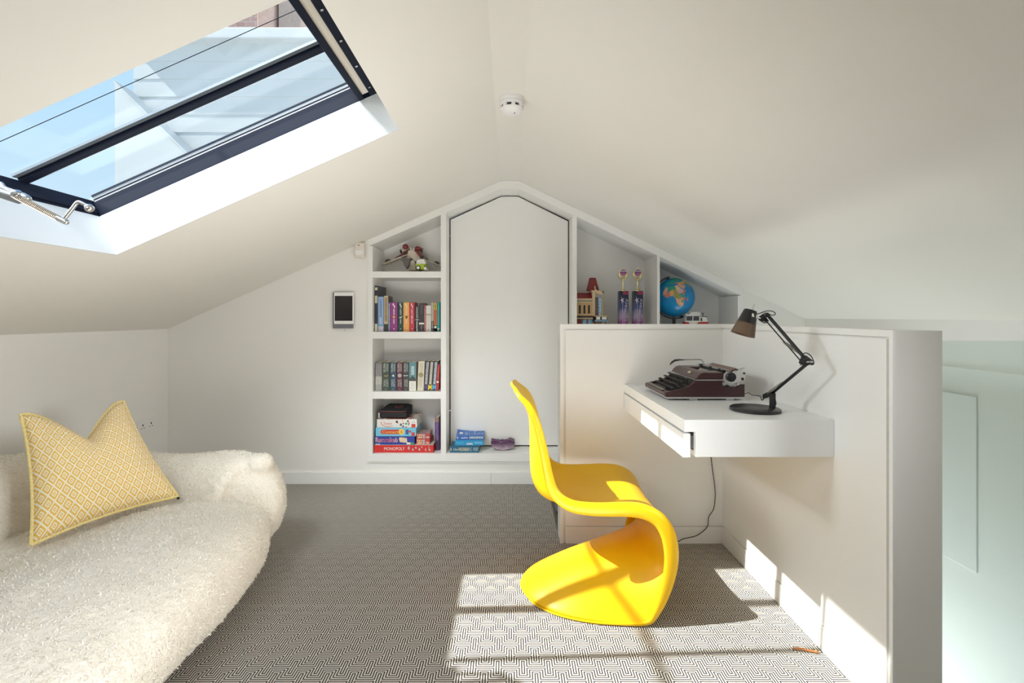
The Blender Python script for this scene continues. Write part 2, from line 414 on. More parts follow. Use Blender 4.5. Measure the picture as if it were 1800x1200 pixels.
# ---------------------------------------------------------------- neighbour seen through the rooflight
RENDER = mat('neighbour_render', (0.55, 0.58, 0.59), 0.85, spec=0.2, var=0.03, scale=3)
ANNEX = mat('neighbour_pale_render', (0.60, 0.62, 0.62), 0.85, spec=0.2, var=0.03, scale=3)
COPE = mat('white_coping', (0.58, 0.60, 0.61), 0.7, var=0.02)
nb = thing('neighbouring_house', (-2.5, 5.4, -3), 'white clapboard house with brick chimney standing beyond the rooflight', 'house')
z = -3.0; k = 0
MB().box(-3.90, -0.2, 5.05, 8, -3, 3.98).build('wall', RENDER, nb)
for k in range(14):
    z0 = 1.4 + 0.185 * k
    y0 = 5.0
    MB().prism([(-3.92, y0 + 0.027, z0), (-3.92, y0 + 0.05, z0), (-3.92, y0 + 0.05, z0 + 0.185), (-3.92, y0 + 0.032, z0 + 0.185)], (3.7, 0, 0)).build('clapboard', RENDER, nb)
MB().box(-3.98, -0.2, 4.93, 5.25, 3.99, 4.10).build('coping', COPE, nb, bevel=0.01)
def brick_mat():
    t = NT('chimney_brick'); tc = t.n('ShaderNodeTexCoord'); br = t.n('ShaderNodeTexBrick')
    mp = t.n('ShaderNodeMapping'); mp.inputs['Rotation'].default_value = (R(90), 0, 0); t.l(tc.outputs['Object'], mp.inputs[0]); t.l(mp.outputs[0], br.inputs[0])
    br.inputs['Color1'].default_value = (0.33, 0.19, 0.17, 1); br.inputs['Color2'].default_value = (0.42, 0.29, 0.27, 1); br.inputs['Mortar'].default_value = (0.42, 0.38, 0.36, 1)
    br.inputs['Scale'].default_value = 4.4
    t.principled(br.outputs[0], 0.9, spec=0.1); return t.m
BRICK = brick_mat()
MB().box(-3.22, -2.86, 5.5, 6.1, 3.98, 5.6).build('chimney_stack', BRICK, nb, bevel=0.01)
MB().box(-2.86, -2.66, 5.46, 6.1, 3.98, 5.6).build('chimney_stack', mat('warm_brick', (0.45, 0.31, 0.26), 0.9, var=0.2, scale=30), nb, bevel=0.01)
MB().box(-2.64, -2.26, 5.5, 6.1, 3.98, 5.6).build('chimney_stack', mat('pale_brick', (0.45, 0.34, 0.29), 0.9, var=0.2, scale=30), nb, bevel=0.01)
MB().box(-2.26, -2.1, 5.3, 5.6, 3.98, 4.32).build('parapet_block', COPE, nb)
an = nb
MB().prism([(-3.91, 4.78, -3), (-1.2, 4.78, -3), (-1.2, 4.78, 0.80), (-3.91, 4.78, 3.46)], (0, 0.2, 0)).build('gable_wall', ANNEX, an)
MB().prism([(-3.91, 4.76, 3.46), (-1.2, 4.76, 0.80), (-1.2, 4.76, 0.82), (-3.91, 4.76, 3.48)], (0, 0.24, 0)).build('verge', ANNEX, an)
# unseen rail added outside to cast the shadow bar on floor and chair
gr = thing('shadow_rail', (-2.73, 1.2, 2.1), 'unseen slim metal rail added outside the window to cast a shadow bar indoors', 'shadow caster')
MB().tube([(-2.62, 0.2, 3.38), (-2.62, 1.9, 3.38)], 0.016, 10).build('rail', ALU, gr, smooth=True)
for yy in (0.25, 1.86): MB().tube([(-2.62, yy, 1.15), (-2.62, yy, 3.38)], 0.014, 10).build('post', ALU, gr, smooth=True)

# ================================================================ BUILT-IN BOOKCASE
YU = 3.32; YK = 3.63
uz = lambda x: min(ceil_l(x), RZ, ceil_r(x)) - 0.0015
bc = thing('built_in_bookcase', (0, YU, UZ0), 'white built-in bookcase with gabled middle door let into the end wall', 'bookcase')
D0, D1 = -0.441, 0.426                 # door bay
DL = -0.477; DR = 0.457; DG0, DG1 = 1.008, 1.027
ZS = 0.2086                           # floor of the lower bays
ZRT = 1.058                           # shelf of the right-hand bays
# gabled frame on the face, as one continuous trim following the ceiling
xs = [UX0, RX0, RX1, UX1]
tl, tr_ = 0.046, 0.055
b = MB()
b.prism([(UX0, YU, uz(UX0)), (RX0, YU, uz(RX0)), (RX0, YU, uz(RX0) - tr_), (UX0, YU, uz(UX0) - tl)], (0, 0.31, 0))
b.prism([(RX0, YU, uz(RX0)), (RX1, YU, uz(RX1)), (RX1, YU, uz(RX1) - tr_), (RX0, YU, uz(RX0) - tr_)], (0, 0.31, 0))
b.prism([(RX1, YU, uz(RX1)), (UX1, YU, uz(UX1)), (UX1, YU, uz(UX1) - tr_), (RX1, YU, uz(RX1) - tr_)], (0, 0.31, 0))
b.build('sloping_top', JOIN, bc)
b = MB(); b.box(UX0, UX0 + 0.031, YU + .0006, YK, UZ0, uz(UX0) - 0.042); b.build('side_panel', JOIN, bc)
b = MB(); b.box(UX1 - 0.031, UX1, YU + .0006, YK, ZRT - 0.03, uz(UX1) - 0.05); b.build('side_panel', JOIN, bc)
def upright(x0, x1, z0, y1=YK):
    b = MB(); b.prism([(x0, YU + .0006, z0), (x1, YU + .0006, z0), (x1, YU + .0006, uz(x1) - tl + .002), (x0, YU + .0006, uz(x0) - tl + .002)], (0, y1 - YU, 0)); return b.build('upright', JOIN, bc)
upright(DL, D0, UZ0); upright(D1, DR, UZ0); upright(DG0, DG1, ZRT - 0.03)
for z0, z1 in ((1.416, 1.459), (0.9977, 1.0445), (0.584, 0.634)):
    MB().box(UX0 + 0.031, DL, YU + 0.002, YK, z0, z1).build('shelf', JOIN, bc, bevel=0.001)
MB().box(UX0 + 0.031, DL, YU, YK, UZ0, ZS).build('bottom_shelf', JOIN, bc, bevel=0.001)
MB().box(D0, D1, YU, YK, UZ0, ZS).build('door_sill', JOIN, bc, bevel=0.001)
MB().box(DR, UX1 - 0.031, YU, YK, ZRT - 0.03, ZRT).build('shelf', JOIN, bc, bevel=0.001)
MB().box(DR, UX1, YU + 0.004, YU + 0.03, UZ0, ZRT - 0.03).build('front_panel', JOIN, bc)
MB().box(UX0 - 0.008, hole_x, YU + 0.001, YU + 0.01, UZ0 - 0.010, UZ0 - 0.003).build('base_bead', JOIN, bc)
for x0, x1, z0 in ((UX0, DL, UZ0), (DR, DG0 + 0.01, ZRT - 0.03), (DG0 + 0.01, UX1, ZRT - 0.03)):
    MB().prism([(x0, YK, z0), (x1, YK, z0), (x1, YK, uz(x1)), (x0, YK, uz(x0))], (0, 0.012, 0)).build('back_board', JOIN, bc)
# door: gabled panel standing in a black shadow gap
YD = 3.50
dz = lambda x: min(ceil_l(x), RZ, ceil_r(x)) - 0.0015 - tr_
MB().prism([(D0, YD + 0.03, ZS), (D1, YD + 0.03, ZS), (D1, YD + 0.03, dz(D1)), (RX1, YD + 0.03, dz(RX1)), (RX0, YD + 0.03, dz(RX0)), (D0, YD + 0.03, dz(D0))], (0, 0.012, 0)).build('shadow_gap', BLACK, bc)
gp = 0.0085
door = MB().prism([(D0 + gp, YD, ZS + gp + 0.002), (D1 - gp, YD, ZS + gp + 0.002), (D1 - gp, YD, dz(D1) - gp * 1.2), (RX1 - 0.003, YD, dz(RX1) - gp), (RX0 + 0.003, YD, dz(RX0) - gp), (D0 + gp, YD, dz(D0) - gp * 1.2)], (0, 0.022, 0)).build('door', JOIN, bc, bevel=0.001)
for zz in (0.47, 1.0, 1.73):
    MB().box(D0 - 0.0005, D0 + 0.010, YD - 0.002, YD + 0.010, zz - 0.004, zz + 0.004).build('hinge', STEEL, door)

# ================================================================ DESK
DX0, DX1, DY0, DY1, DZ = 0.578, 1.074, 1.605, 2.449, 0.807
dk = thing('desk', (0.83, 2.0, 0.68), 'white wall-hung desk with drawer fixed in the partition corner', 'desk')
MB().prism([(DX0, DY0, DZ - .04), (DX0 + .037, DY0, DZ - .04), (DX0 + .037, DY0 + .018, DZ - .04), (DX1, DY0 + .018, DZ - .04), (DX1, DY1, DZ - .04), (DX0, DY1, DZ - .04)], (0, 0, .04)).build('desk_top', DESKW, dk)
b = MB(); b.box(DX0 + 0.037, DX1, DY0, DY0 + 0.018, 0.684, DZ); b.build('side_panel', DESKW, dk)
b = MB(); b.box(DX0 + 0.037, DX1, DY0 + 0.018, DY1, 0.684, 0.700); b.build('underside_panel', DESKW, dk)
b = MB(); b.box(DX0 + 0.060, DX1, DY1 - 0.018, DY1, 0.700, DZ - 0.040); b.build('back_panel', DESKW, dk)
dr = MB().box(DX0 - 0.004, DX0 + 0.020, DY0, DY1 - 0.002, 0.682, DZ - 0.046).build('drawer', DESKW, dk, bevel=0.0012)
MB().box(DX0 + 0.020, DX0 + 0.38, DY0 + 0.03, DY0 + 0.042, 0.705, DZ - 0.06).build('drawer_side', mat('drawer_grey', (0.25, 0.25, 0.25), 0.5), dr)
# ================================================================ CHAIR
def catmull(pts, n):
    out = []
    m = len(pts)
    for i in range(m - 1):
        p0 = pts[max(i - 1, 0)]; p1 = pts[i]; p2 = pts[i + 1]; p3 = pts[min(i + 2, m - 1)]
        for k in range(n):
            t = k / n
            out.append([0.5 * (2 * b_ + (c - a) * t + (2 * a - 5 * b_ + 4 * c - d) * t * t + (-a + 3 * b_ - 3 * c + d) * t ** 3) for a, b_, c, d in zip(p0, p1, p2, p3)])
    out.append(list(pts[-1]))
    return [Vector(q) for q in out] if isinstance(pts[0], Vector) else out
YELLOW = NT('yellow_plastic'); YELLOW.principled((0.80, 0.475, 0.006, 1), 0.33, spec=0.32, Subsurface_Weight=0.0); YELLOW = YELLOW.m
# centre x,z   edge x,z   half width   lip length
ST = [
 (.004, .862, .020, .858, .120, .010), (.020, .838, .040, .835, .165, .015), (.052, .79, .080, .80, .187, .020), (.080, .73, .110, .745, .197, .026),
 (.088, .64, .138, .645, .203, .030), (.088, .54, .160, .545, .208, .034), (.098, .455, .184, .482, .216, .038), (.136, .402, .232, .448, .226, .042),
 (.22, .386, .30, .440, .235, .045), (.32, .392, .37, .440, .241, .046), (.42, .404, .44, .441, .246, .046), (.505, .404, .51, .433, .250, .048),
 (.568, .376, .572, .402, .255, .052), (.600, .325, .610, .345, .259, .056), (.604, .268, .624, .268, .261, .056), (.575, .228, .616, .190, .262, .052),
 (.505, .205, .590, .110, .263, .044), (.420, .182, .555, .045, .264, .032), (.330, .152, .512, .002, .264, .018), (.245, .118, .415, .000, .262, .008),
 (.165, .080, .300, .000, .247, .004), (.100, .046, .185, .000, .205, .002), (.060, .018, .100, .000, .135, .001), (.045, .003, .055, .000, .040, .001)]
def make_chair(loc):
    g = catmull(ST, 5); nt = 13
    bm = bmesh.new(); rows = []
    for i, (cx, cz, ex, ez, w, lip) in enumerate(g):
        a = g[max(i - 1, 0)]; c = g[min(i + 1, len(g) - 1)]
        T = Vector((c[2] - a[2], 0, c[3] - a[3])).normalized(); N = Vector((-T.z, 0, T.x))
        row = []
        E = Vector((ex, 0, ez)); C_ = Vector((cx, 0, cz))
        lipv = []
        for k, (o, d) in enumerate(((0.006, 0.10), (0.011, 0.45), (0.010, 1.0))): lipv.append((o, d))
        for sgn in (-1, 1):
            pass
        for j in range(-nt, nt + 1):
            t = j / nt; f = abs(t) ** 2.3
            p = C_.lerp(E, f); row.append(Vector((p.x, t * w, p.z)))
        left = []; right = []
        for o, d in lipv:
            q = E - N * (lip * d); k = min(1, lip / 0.03)
            left.append(Vector((q.x, -w - o * k, max(q.z, 0.0005)))); right.append(Vector((q.x, w + o * k, max(q.z, 0.0005))))
        row = left[::-1] + row + right
        rows.append([bm.verts.new(p) for p in row])
    for i in range(len(rows) - 1):
        for j in range(len(rows[0]) - 1):
            bm.faces.new((rows[i][j], rows[i][j + 1], rows[i + 1][j + 1], rows[i + 1][j]))
    for f in bm.faces: f.smooth = True
    me = bpy.data.meshes.new('cantilever_chair'); bm.to_mesh(me); bm.free(); me.materials.append(YELLOW)
    o = bpy.data.objects.new('cantilever_chair', me); COL.objects.link(o); o.location = loc
    s = o.modifiers.new('solid', 'SOLIDIFY'); s.thickness = 0.011; s.offset = 0.0
    d = o.modifiers.new('sub', 'SUBSURF'); d.levels = 1; d.render_levels = 1
    return tag(o, 'glossy yellow moulded cantilever chair in one S-shaped shell facing the desk', 'chair')
make_chair((0.0, 2.06, 0.006))

# ================================================================ BEANBAG AND CUSHION
def fleece_mat():
    t = NT('cream_sherpa_fleece')
    n1 = t.noise(150, 3, rough=0.6); n2 = t.noise(16, 2)
    col = t.mix(n1, (0.74, 0.68, 0.57, 1), (0.90, 0.87, 0.80, 1)); col = t.mix(t.math('MULTIPLY', n2, 0.25), col, (0.80, 0.75, 0.65, 1))
    t.principled(col, 0.95, spec=0.05, Sheen_Weight=0.25)
    t.bump(n1, 0.6, 0.006); return t.m
FLEECE = fleece_mat()
tex = bpy.data.textures.new('fleece_tufts', 'CLOUDS'); tex.noise_scale = 0.011; tex.noise_depth = 2
tex2 = bpy.data.textures.new('fleece_lumps', 'CLOUDS'); tex2.noise_scale = 0.16; tex2.noise_depth = 1
bb = thing('beanbag_sofa', (-1.55, 1.5, 0), 'large cream fleece beanbag lounger slumped on the carpet by the low wall', 'beanbag')
def fluffy(o, vox, lump=0.03):
    r = o.modifiers.new('remesh', 'REMESH'); r.mode = 'VOXEL'; r.voxel_size = vox; r.use_smooth_shade = True
    sm = o.modifiers.new('smooth', 'SMOOTH'); sm.iterations = 20; sm.factor = 0.6
    d2 = o.modifiers.new('lumps', 'DISPLACE'); d2.texture = tex2; d2.texture_coords = 'LOCAL'; d2.strength = lump; d2.mid_level = 0.5
    d = o.modifiers.new('tufts', 'DISPLACE'); d.texture = tex; d.texture_coords = 'LOCAL'; d.strength = 0.012; d.mid_level = 0.5
def superell(mb, c, a, e, nu=48, nv=24, warp=None):
    sg = lambda v, p: math.copysign(abs(v) ** p, v)
    rr = []
    for i in range(nv + 1):
        ph = -math.pi / 2 + math.pi * i / nv
        ring = []
        for k in range(nu):
            th = 2 * math.pi * k / nu
            cr = max(abs(math.cos(ph)), 0.003) ** e[1]
            p = Vector((c[0] + a[0] * cr * sg(math.cos(th), e[0]), c[1] + a[1] * cr * sg(math.sin(th), e[0]), c[2] + a[2] * sg(math.sin(ph), e[1])))
            ring.append(warp(p) if warp else p)
        rr.append(ring)
    return mb.rings(rr)
def seat_warp(p):
    # dips where the cushion sits, falls away to the front
    p = p.copy()
    if p.z > 0.16:
        k = (p.z - 0.16) / 0.2
        p.z -= 0.05 * k * math.exp(-(((p.x + 1.72) / 0.25) ** 2 + ((p.y - 1.75) / 0.45) ** 2))
        p.z += 0.02 * k * math.exp(-(((p.x + 1.35) / 0.3) ** 2 + ((p.y - 1.7) / 0.5) ** 2))
    return p
b = MB(); superell(b, (-1.52, 1.42, 0.185), (0.535, 0.90, 0.180), (0.55, 0.62), warp=seat_warp)
o = b.build('seat', FLEECE, bb, smooth=True); fluffy(o, 0.008, 0.014)
path = [(-1.165, 2.19, .27), (-1.20, 2.25, .295), (-1.36, 2.31, .285), (-1.60, 2.34, .265), (-1.85, 2.31, .29), (-2.02, 2.14, .32), (-2.09, 1.85, .335), (-2.11, 1.4, .33), (-2.10, .9, .31), (-2.06, .62, .28)]
rad = [.085, .155, .175, .17, .175, .19, .20, .20, .19, .08]
path = catmull(path, 4); rad = [v[0] for v in catmull([(r,) for r in rad], 4)]
b = MB(); rr = []
pv = [Vector(p) for p in path]
for i, p in enumerate(pv):
    t = (pv[min(i + 1, len(pv) - 1)] - pv[max(i - 1, 0)]); t.z = 0; t.normalize()
    side = Vector((t.y, -t.x, 0)); ring = []
    for k in range(24):
        a = 2 * math.pi * k / 24
        ring.append(p + side * (math.cos(a) * rad[i]) + Vector((0, 0, math.sin(a) * rad[i] * (1.25 if math.sin(a) > 0 else 1.5))))
    for q in ring: q.z = max(q.z, 0.012)
    rr.append(ring)
b.rings(rr)
b.ball((-1.165, 2.25, 0.470), 0.062, 0.05, 0.044)
o = b.build('backrest', FLEECE, bb, smooth=True); fluffy(o, 0.008, 0.012)

PILE = NT('fleece_pile_fibre'); PILE.principled((0.88, 0.845, 0.77, 1), 1.0, spec=0.0); PILE = PILE.m
def tufts(parts, root, count, seed=5):
    import numpy as np
    bpy.context.view_layer.update()
    dg = bpy.context.evaluated_depsgraph_get(); P0 = []; N0_ = []; rs = np.random.RandomState(seed)
    for o in parts:
        ev = o.evaluated_get(dg); me = ev.to_mesh(); me.calc_loop_triangles(); nt = len(me.loop_triangles)
        co = np.empty(len(me.vertices) * 3); me.vertices.foreach_get('co', co); co = co.reshape(-1, 3)
        tv = np.empty(nt * 3, dtype=np.int32); me.loop_triangles.foreach_get('vertices', tv); tv = tv.reshape(-1, 3)
        a, b_, c = co[tv[:, 0]], co[tv[:, 1]], co[tv[:, 2]]; cr_ = np.cross(b_ - a, c - a); ar = np.linalg.norm(cr_, axis=1) + 1e-12
        n_ = cr_ / ar[:, None]; keep = n_[:, 2] > -0.55; pr_ = ar * keep; pr_ /= pr_.sum()
        k = int(count * (0.62 if o is parts[0] else 0.38)); ix = rs.choice(nt, k, p=pr_); u = rs.rand(k, 1); v = rs.rand(k, 1); fl = (u + v) > 1; u = np.where(fl, 1 - u, u); v = np.where(fl, 1 - v, v)
        P0.append(a[ix] + (b_[ix] - a[ix]) * u + (c[ix] - a[ix]) * v); N0_.append(n_[ix]); ev.to_mesh_clear()
    p = np.concatenate(P0); n = np.concatenate(N0_); k = len(p)
    d = rs.randn(k, 3) + np.array([0.5, -0.4, -0.5]); d -= n * (d * n).sum(1, keepdims=True); d /= np.linalg.norm(d, axis=1, keepdims=True) + 1e-9
    w = np.cross(n, d); L_ = (0.45 + 0.6 * rs.rand(k, 1)); wd = w * 0.0011 * (0.7 + 0.6 * rs.rand(k, 1))
    s0 = p - n * 0.002; s1 = p + n * 0.0042 * L_ + d * 0.0022 * L_; s2 = p + n * 0.0062 * L_ + d * 0.0072 * L_; s3 = p + n * 0.0042 * L_ + d * 0.0105 * L_
    V = np.stack([s0 - wd, s0 + wd, s1 - wd, s1 + wd, s2 - wd * .8, s2 + wd * .8, s3], axis=1).reshape(-1, 3)
    base = (np.arange(k) * 7)[:, None]
    tri = np.concatenate([base + np.array([[0, 1, 3, 2]]), base + np.array([[2, 3, 5, 4]])], axis=1).reshape(-1, 4); tip = base + np.array([[4, 5, 6]])
    loops = np.concatenate([tri.ravel(), tip.ravel()]).astype(np.int32); tot = np.concatenate([np.full(len(tri), 4), np.full(k, 3)]).astype(np.int32); st = np.concatenate([[0], np.cumsum(tot)[:-1]]).astype(np.int32)
    me = bpy.data.meshes.new('fleece_pile'); me.vertices.add(len(V)); me.vertices.foreach_set('co', V.ravel()); me.loops.add(len(loops)); me.loops.foreach_set('vertex_index', loops)
    me.polygons.add(len(tot)); me.polygons.foreach_set('loop_start', st); me.polygons.foreach_set('loop_total', tot); me.update(calc_edges=True); me.materials.append(PILE)
    o = bpy.data.objects.new('fleece_pile', me); COL.objects.link(o); o.parent = root; o['kind'] = 'stuff'
tufts([c for c in children(bb) if c.name in ('seat', 'backrest')], bb, 120000)

def cushion_mat():
    t = NT('yellow_diamond_weave'); uv = t.n('ShaderNodeUVMap'); sp = t.n('ShaderNodeSeparateXYZ'); t.l(uv.outputs[0], sp.inputs[0])
    def tri(v, n): return t.math('MULTIPLY', t.math('ABSOLUTE', t.math('SUBTRACT', t.math('FRACT', t.math('MULTIPLY', v, n)), 0.5)), 2.0)
    s = t.math('ADD', tri(sp.outputs[0], 12.0), tri(sp.outputs[1], 8.5))
    d = t.math('MINIMUM', s, t.math('SUBTRACT', 2.0, s))
    cr = t.n('ShaderNodeValToRGB'); cr.color_ramp.interpolation = 'CONSTANT'; t.l(d, cr.inputs[0])
    cream = (0.82, 0.77, 0.63, 1); yel = (0.73, 0.43, 0.04, 1)
    el = cr.color_ramp.elements; el[0].position = 0; el[0].color = cream; el[1].position = 0.13; el[1].color = yel
    for p_, c_ in ((0.30, cream), (0.50, yel), (0.84, cream)): x = el.new(p_); x.color = c_
    nz = t.noise(700, 2, 'UV'); col = t.mix(t.math('MULTIPLY', nz, 0.25), cr.outputs[0], (0.86, 0.78, 0.56, 1))
    t.principled(col, 0.9, spec=0.1, Sheen_Weight=0.15); t.bump(nz, 0.3, 0.002); return t.m
CUSH = cushion_mat()
PIPE = mat('yellow_cream_cord', (0.80, 0.62, 0.26), 0.9, var=0.35, scale=180)
def make_cushion():
    BL, BR, TR, TL = Vector((-1.700, 1.715, .340)), Vector((-1.450, 2.110, .365)), Vector((-1.752, 2.190, .765)), Vector((-1.868, 1.845, .775))
    root = thing('scatter_cushion', (-1.65, 1.95, 0.36), 'yellow and cream diamond-patterned cushion with a chopped top propped on the beanbag', 'cushion')
    nrm = (BR - BL).cross(TL - BL).normalized()
    if nrm.x < 0: nrm = -nrm
    n = 40
    def base(a, v):
        p = BL.lerp(BR, a).lerp(TL.lerp(TR, a), v)
        dip = 0.155 * max(0, 1 - abs(a - 0.50) / 0.46) ** 1.5 * (v ** 3)
        up = (TL.lerp(TR, a) - BL.lerp(BR, a)).normalized()
        p = p - up * dip
        inn = 0.035 * (4 * v * (1 - v)); w = (BR - BL).normalized()
        p += w * (inn * (1 if a < 0.5 else -1) * abs(2 * a - 1) ** 2 * 0.45)
        p -= up * (0.02 * 4 * a * (1 - a) * (1 - v) ** 2) * -1
        return p
    bm = bmesh.new(); uvl = bm.loops.layers.uv.new('UVMap'); co = {}
    def th(a, v):
        f = max(0, 1 - abs(2 * a - 1) ** 2.6) ** 0.55 * max(0, 1 - abs(2 * v - 1) ** 2.6) ** 0.55
        crease = 0.55 * math.exp(-((a - 0.5) / 0.09) ** 2) * max(0, (v - 0.62) / 0.38) ** 1.2
        return 0.085 * f * (1 - crease)
    grid = {}
    for s in (1, -1):
        for i in range(n + 1):
            for j in range(n + 1):
                a, v = i / n, j / n
                edge = i in (0, n) or j in (0, n)
                if edge and s == -1: grid[s, i, j] = grid[1, i, j]; continue
                wr = 0.004 * math.sin(a * 23 + v * 9) * math.sin(v * 17 - a * 5) if not edge else 0
                vv = bm.verts.new(base(a, v) + nrm * s * (th(a, v) * (1.0 if s > 0 else 0.75) + wr)); grid[s, i, j] = vv; co[vv] = (a, v)
    for s in (1, -1):
        for i in range(n):
            for j in range(n):
                q = [grid[s, i, j], grid[s, i + 1, j], grid[s, i + 1, j + 1], grid[s, i, j + 1]]
                f = bm.faces.new(q if s > 0 else q[::-1]); f.smooth = True
                for lp in f.loops: lp[uvl].uv = co[lp.vert]
    bmesh.ops.translate(bm, verts=bm.verts, vec=-Vector(root.location))
    me = bpy.data.meshes.new('cover'); bm.to_mesh(me); bm.free(); me.materials.append(CUSH)
    o = bpy.data.objects.new('cover', me); COL.objects.link(o); o.parent = root
    ed = [base(i / n, 0) for i in range(n)] + [base(1, i / n) for i in range(n)] + [base(1 - i / n, 1) for i in range(n)] + [base(0, 1 - i / n) for i in range(n + 1)]
    MB().tube(ed, 0.0062, 8).build('piping', PIPE, root, smooth=True)
    p = BR + Vector((0.004, -0.004, -0.004)); MB().box(p.x - .004, p.x + .004, p.y - .004, p.y + .004, p.z - .006, p.z + .002).build('zip_pull', BLACKP, root)
make_cushion()
# ================================================================ TYPEWRITER
BURG = mat('burgundy_enamel', (0.055, 0.020, 0.022), 0.28, spec=0.5, var=0.08)
KEYM = mat('typewriter_key_black', (0.02, 0.018, 0.018), 0.45, var=0.1)
KEYTOP = mat('typewriter_key_grey', (0.055, 0.05, 0.045), 0.4, var=0.1)
RUBBER = mat('platen_rubber', (0.02, 0.02, 0.02), 0.6, var=0.1)
OLIVE = mat('key_well_grey', (0.16, 0.14, 0.11), 0.5, var=0.1)
BROWNP = mat('paper_table_brown', (0.16, 0.085, 0.07), 0.35, var=0.1)
SILVER = mat('silver_paint', (0.66, 0.66, 0.65), 0.3, 0.6, var=0.05)
ty = thing('typewriter', (0.80, 2.12, DZ), 'vintage burgundy portable typewriter with black keys and chrome carriage on the desk', 'typewriter')
TY0, TY1 = 1.972, 2.272; tz = DZ
def T(x, y, z): return Vector((x, y, tz + z))
# base trim and feet
MB().prism([T(.640, TY0 + .004, .006), T(.955, TY0 + .004, .006), T(.955, TY1 - .004, .006), T(.640, TY1 - .004, .006)], (0, 0, .010)).build('base_trim', SILVER, ty, bevel=0.003)
for x in (.735, .885):
    for y in (TY0 + .012, TY1 - .03): MB().box(x, x + .034, y, y + .018, tz, tz + .007).build('foot', SILVER, ty, bevel=0.001)
# side walls of the lower case follow one profile
prof = [(.633, .014), (.632, .030), (.640, .034), (.700, .047), (.732, .059), (.750, .074), (.759, .083), (.866, .083), (.868, .058), (.925, .055), (.935, .066), (.957, .067), (.957, .014)]
for y in (TY0, TY1 - .014):
    b = MB(); b.prism([T(x, y, z) for x, z in prof], (0, .014, 0)); b.build('case_side', BURG, ty, bevel=0.0035, seg=3)
b = MB(); b.prism([T(x, TY0 + .014, z) for x, z in [(.633, .014), (.632, .030), (.640, .034), (.652, .036), (.654, .028), (.654, .014)]], (0, TY1 - TY0 - .028, 0)); b.build('case_front', BURG, ty, bevel=0.003)
MB().prism([T(.634, TY0 + .05, .0345), T(.648, TY0 + .05, .0375), T(.648, TY1 - .03, .0375), T(.634, TY1 - .03, .0345)], (0, 0, .002)).build('front_strip', OLIVE, ty)
b = MB(); b.prism([T(x, TY0 + .014, z) for x, z in [(.654, .016), (.654, .024), (.745, .052), (.757, .080), (.80, .080), (.80, .016)]], (0, TY1 - TY0 - .028, 0)); b.build('key_well', KEYM, ty)
b = MB(); b.prism([T(x, TY0 + .014, z) for x, z in [(.80, .016), (.80, .078), (.86, .078), (.866, .05), (.957, .05), (.957, .014)]], (0, TY1 - TY0 - .028, 0)); b.build('case_back', BURG, ty)
# upper cover with the open type basket
cp = [(.756, .086), (.764, .097), (.776, .109), (.790, .114)]
b = MB(); b.prism([T(x, TY0 - .001, z) for x, z in cp + [(.812, .114), (.812, .086)]], (0, TY1 - TY0 + .002, 0)); b.build('cover_front', BURG, ty, smooth=True, bevel=0.004, seg=3)
for y0, y1 in ((TY0 - .001, TY0 + .075), (TY1 - .075, TY1 + .001)):
    b = MB(); b.prism([T(.811, y0, .086), T(.811, y0, .1139), T(.868, y0, .1139), T(.868, y0, .086)], (0, y1 - y0, 0)); b.build('cover_side', BURG, ty, bevel=0.003)
MB().box(.812, .868, TY0 + .075, TY1 - .075, tz + .082, tz + .096).build('type_basket', BLACK, ty)
for k in range(15):
    a = -0.9 + 1.8 * k / 14; yc = (TY0 + TY1) / 2
    MB().tube([T(.825, yc + .03 * math.sin(a), .097), T(.852, yc + .062 * math.sin(a), .112)], .0016, 6).build('type_bar', SILVER if k % 2 else KEYTOP, ty)
# chrome waist trim
MB().box(.752, .866, TY0 - .003, TY0 + .001, tz + .0815, tz + .0865).build('waist_trim', STEEL, ty, bevel=0.001)
MB().box(.7515, .7575, TY0 - .003, TY1 + .003, tz + .0815, tz + .0865).build('waist_trim', STEEL, ty, bevel=0.001)
MB().prism([T(.7655, TY0 + .085, .0995), T(.7655, TY0 + .115, .0995), T(.7725, TY0 + .115, .1065), T(.7725, TY0 + .085, .1065)], (-.002, 0, .002)).build('badge', GOLD, ty)
# keys: four stepped rows and a space bar
kb = MB(); kb.box(-.0058, .0058, -.0062, .0062, 0, .004); kb.box(-.002, .002, -.001, .001, -.022, 0)
k0 = kb.build('key', KEYM, ty, local=True, bevel=0.0018)
kt = MB().box(-.0043, .0043, -.0047, .0047, .004, .0046).build('key_cap', KEYTOP, k0, local=True)
first = True
for r in range(4):
    for c in range(11):
        x = .673 + .0205 * r; y = TY0 + .034 + .0225 * c + (.006 if r % 2 else 0); z = .044 + .0125 * r
        if first: o = k0; first = False
        else:
            o = k0.copy(); COL.objects.link(o); q = kt.copy(); COL.objects.link(q); q.parent = o
        o.location = T(x, y, z) - Vector(ty.location); o.rotation_euler = (0, R(-12), 0)
MB().box(.6565, .6655, TY0 + .075, TY1 - .075, tz + .036, tz + .0405).build('space_bar', KEYM, ty, bevel=0.0015)
for y in (TY0 + .022, TY1 - .028): MB().box(.69, .702, y, y + .010, tz + .05, tz + .056).build('shift_key', KEYTOP, ty, bevel=0.0015)
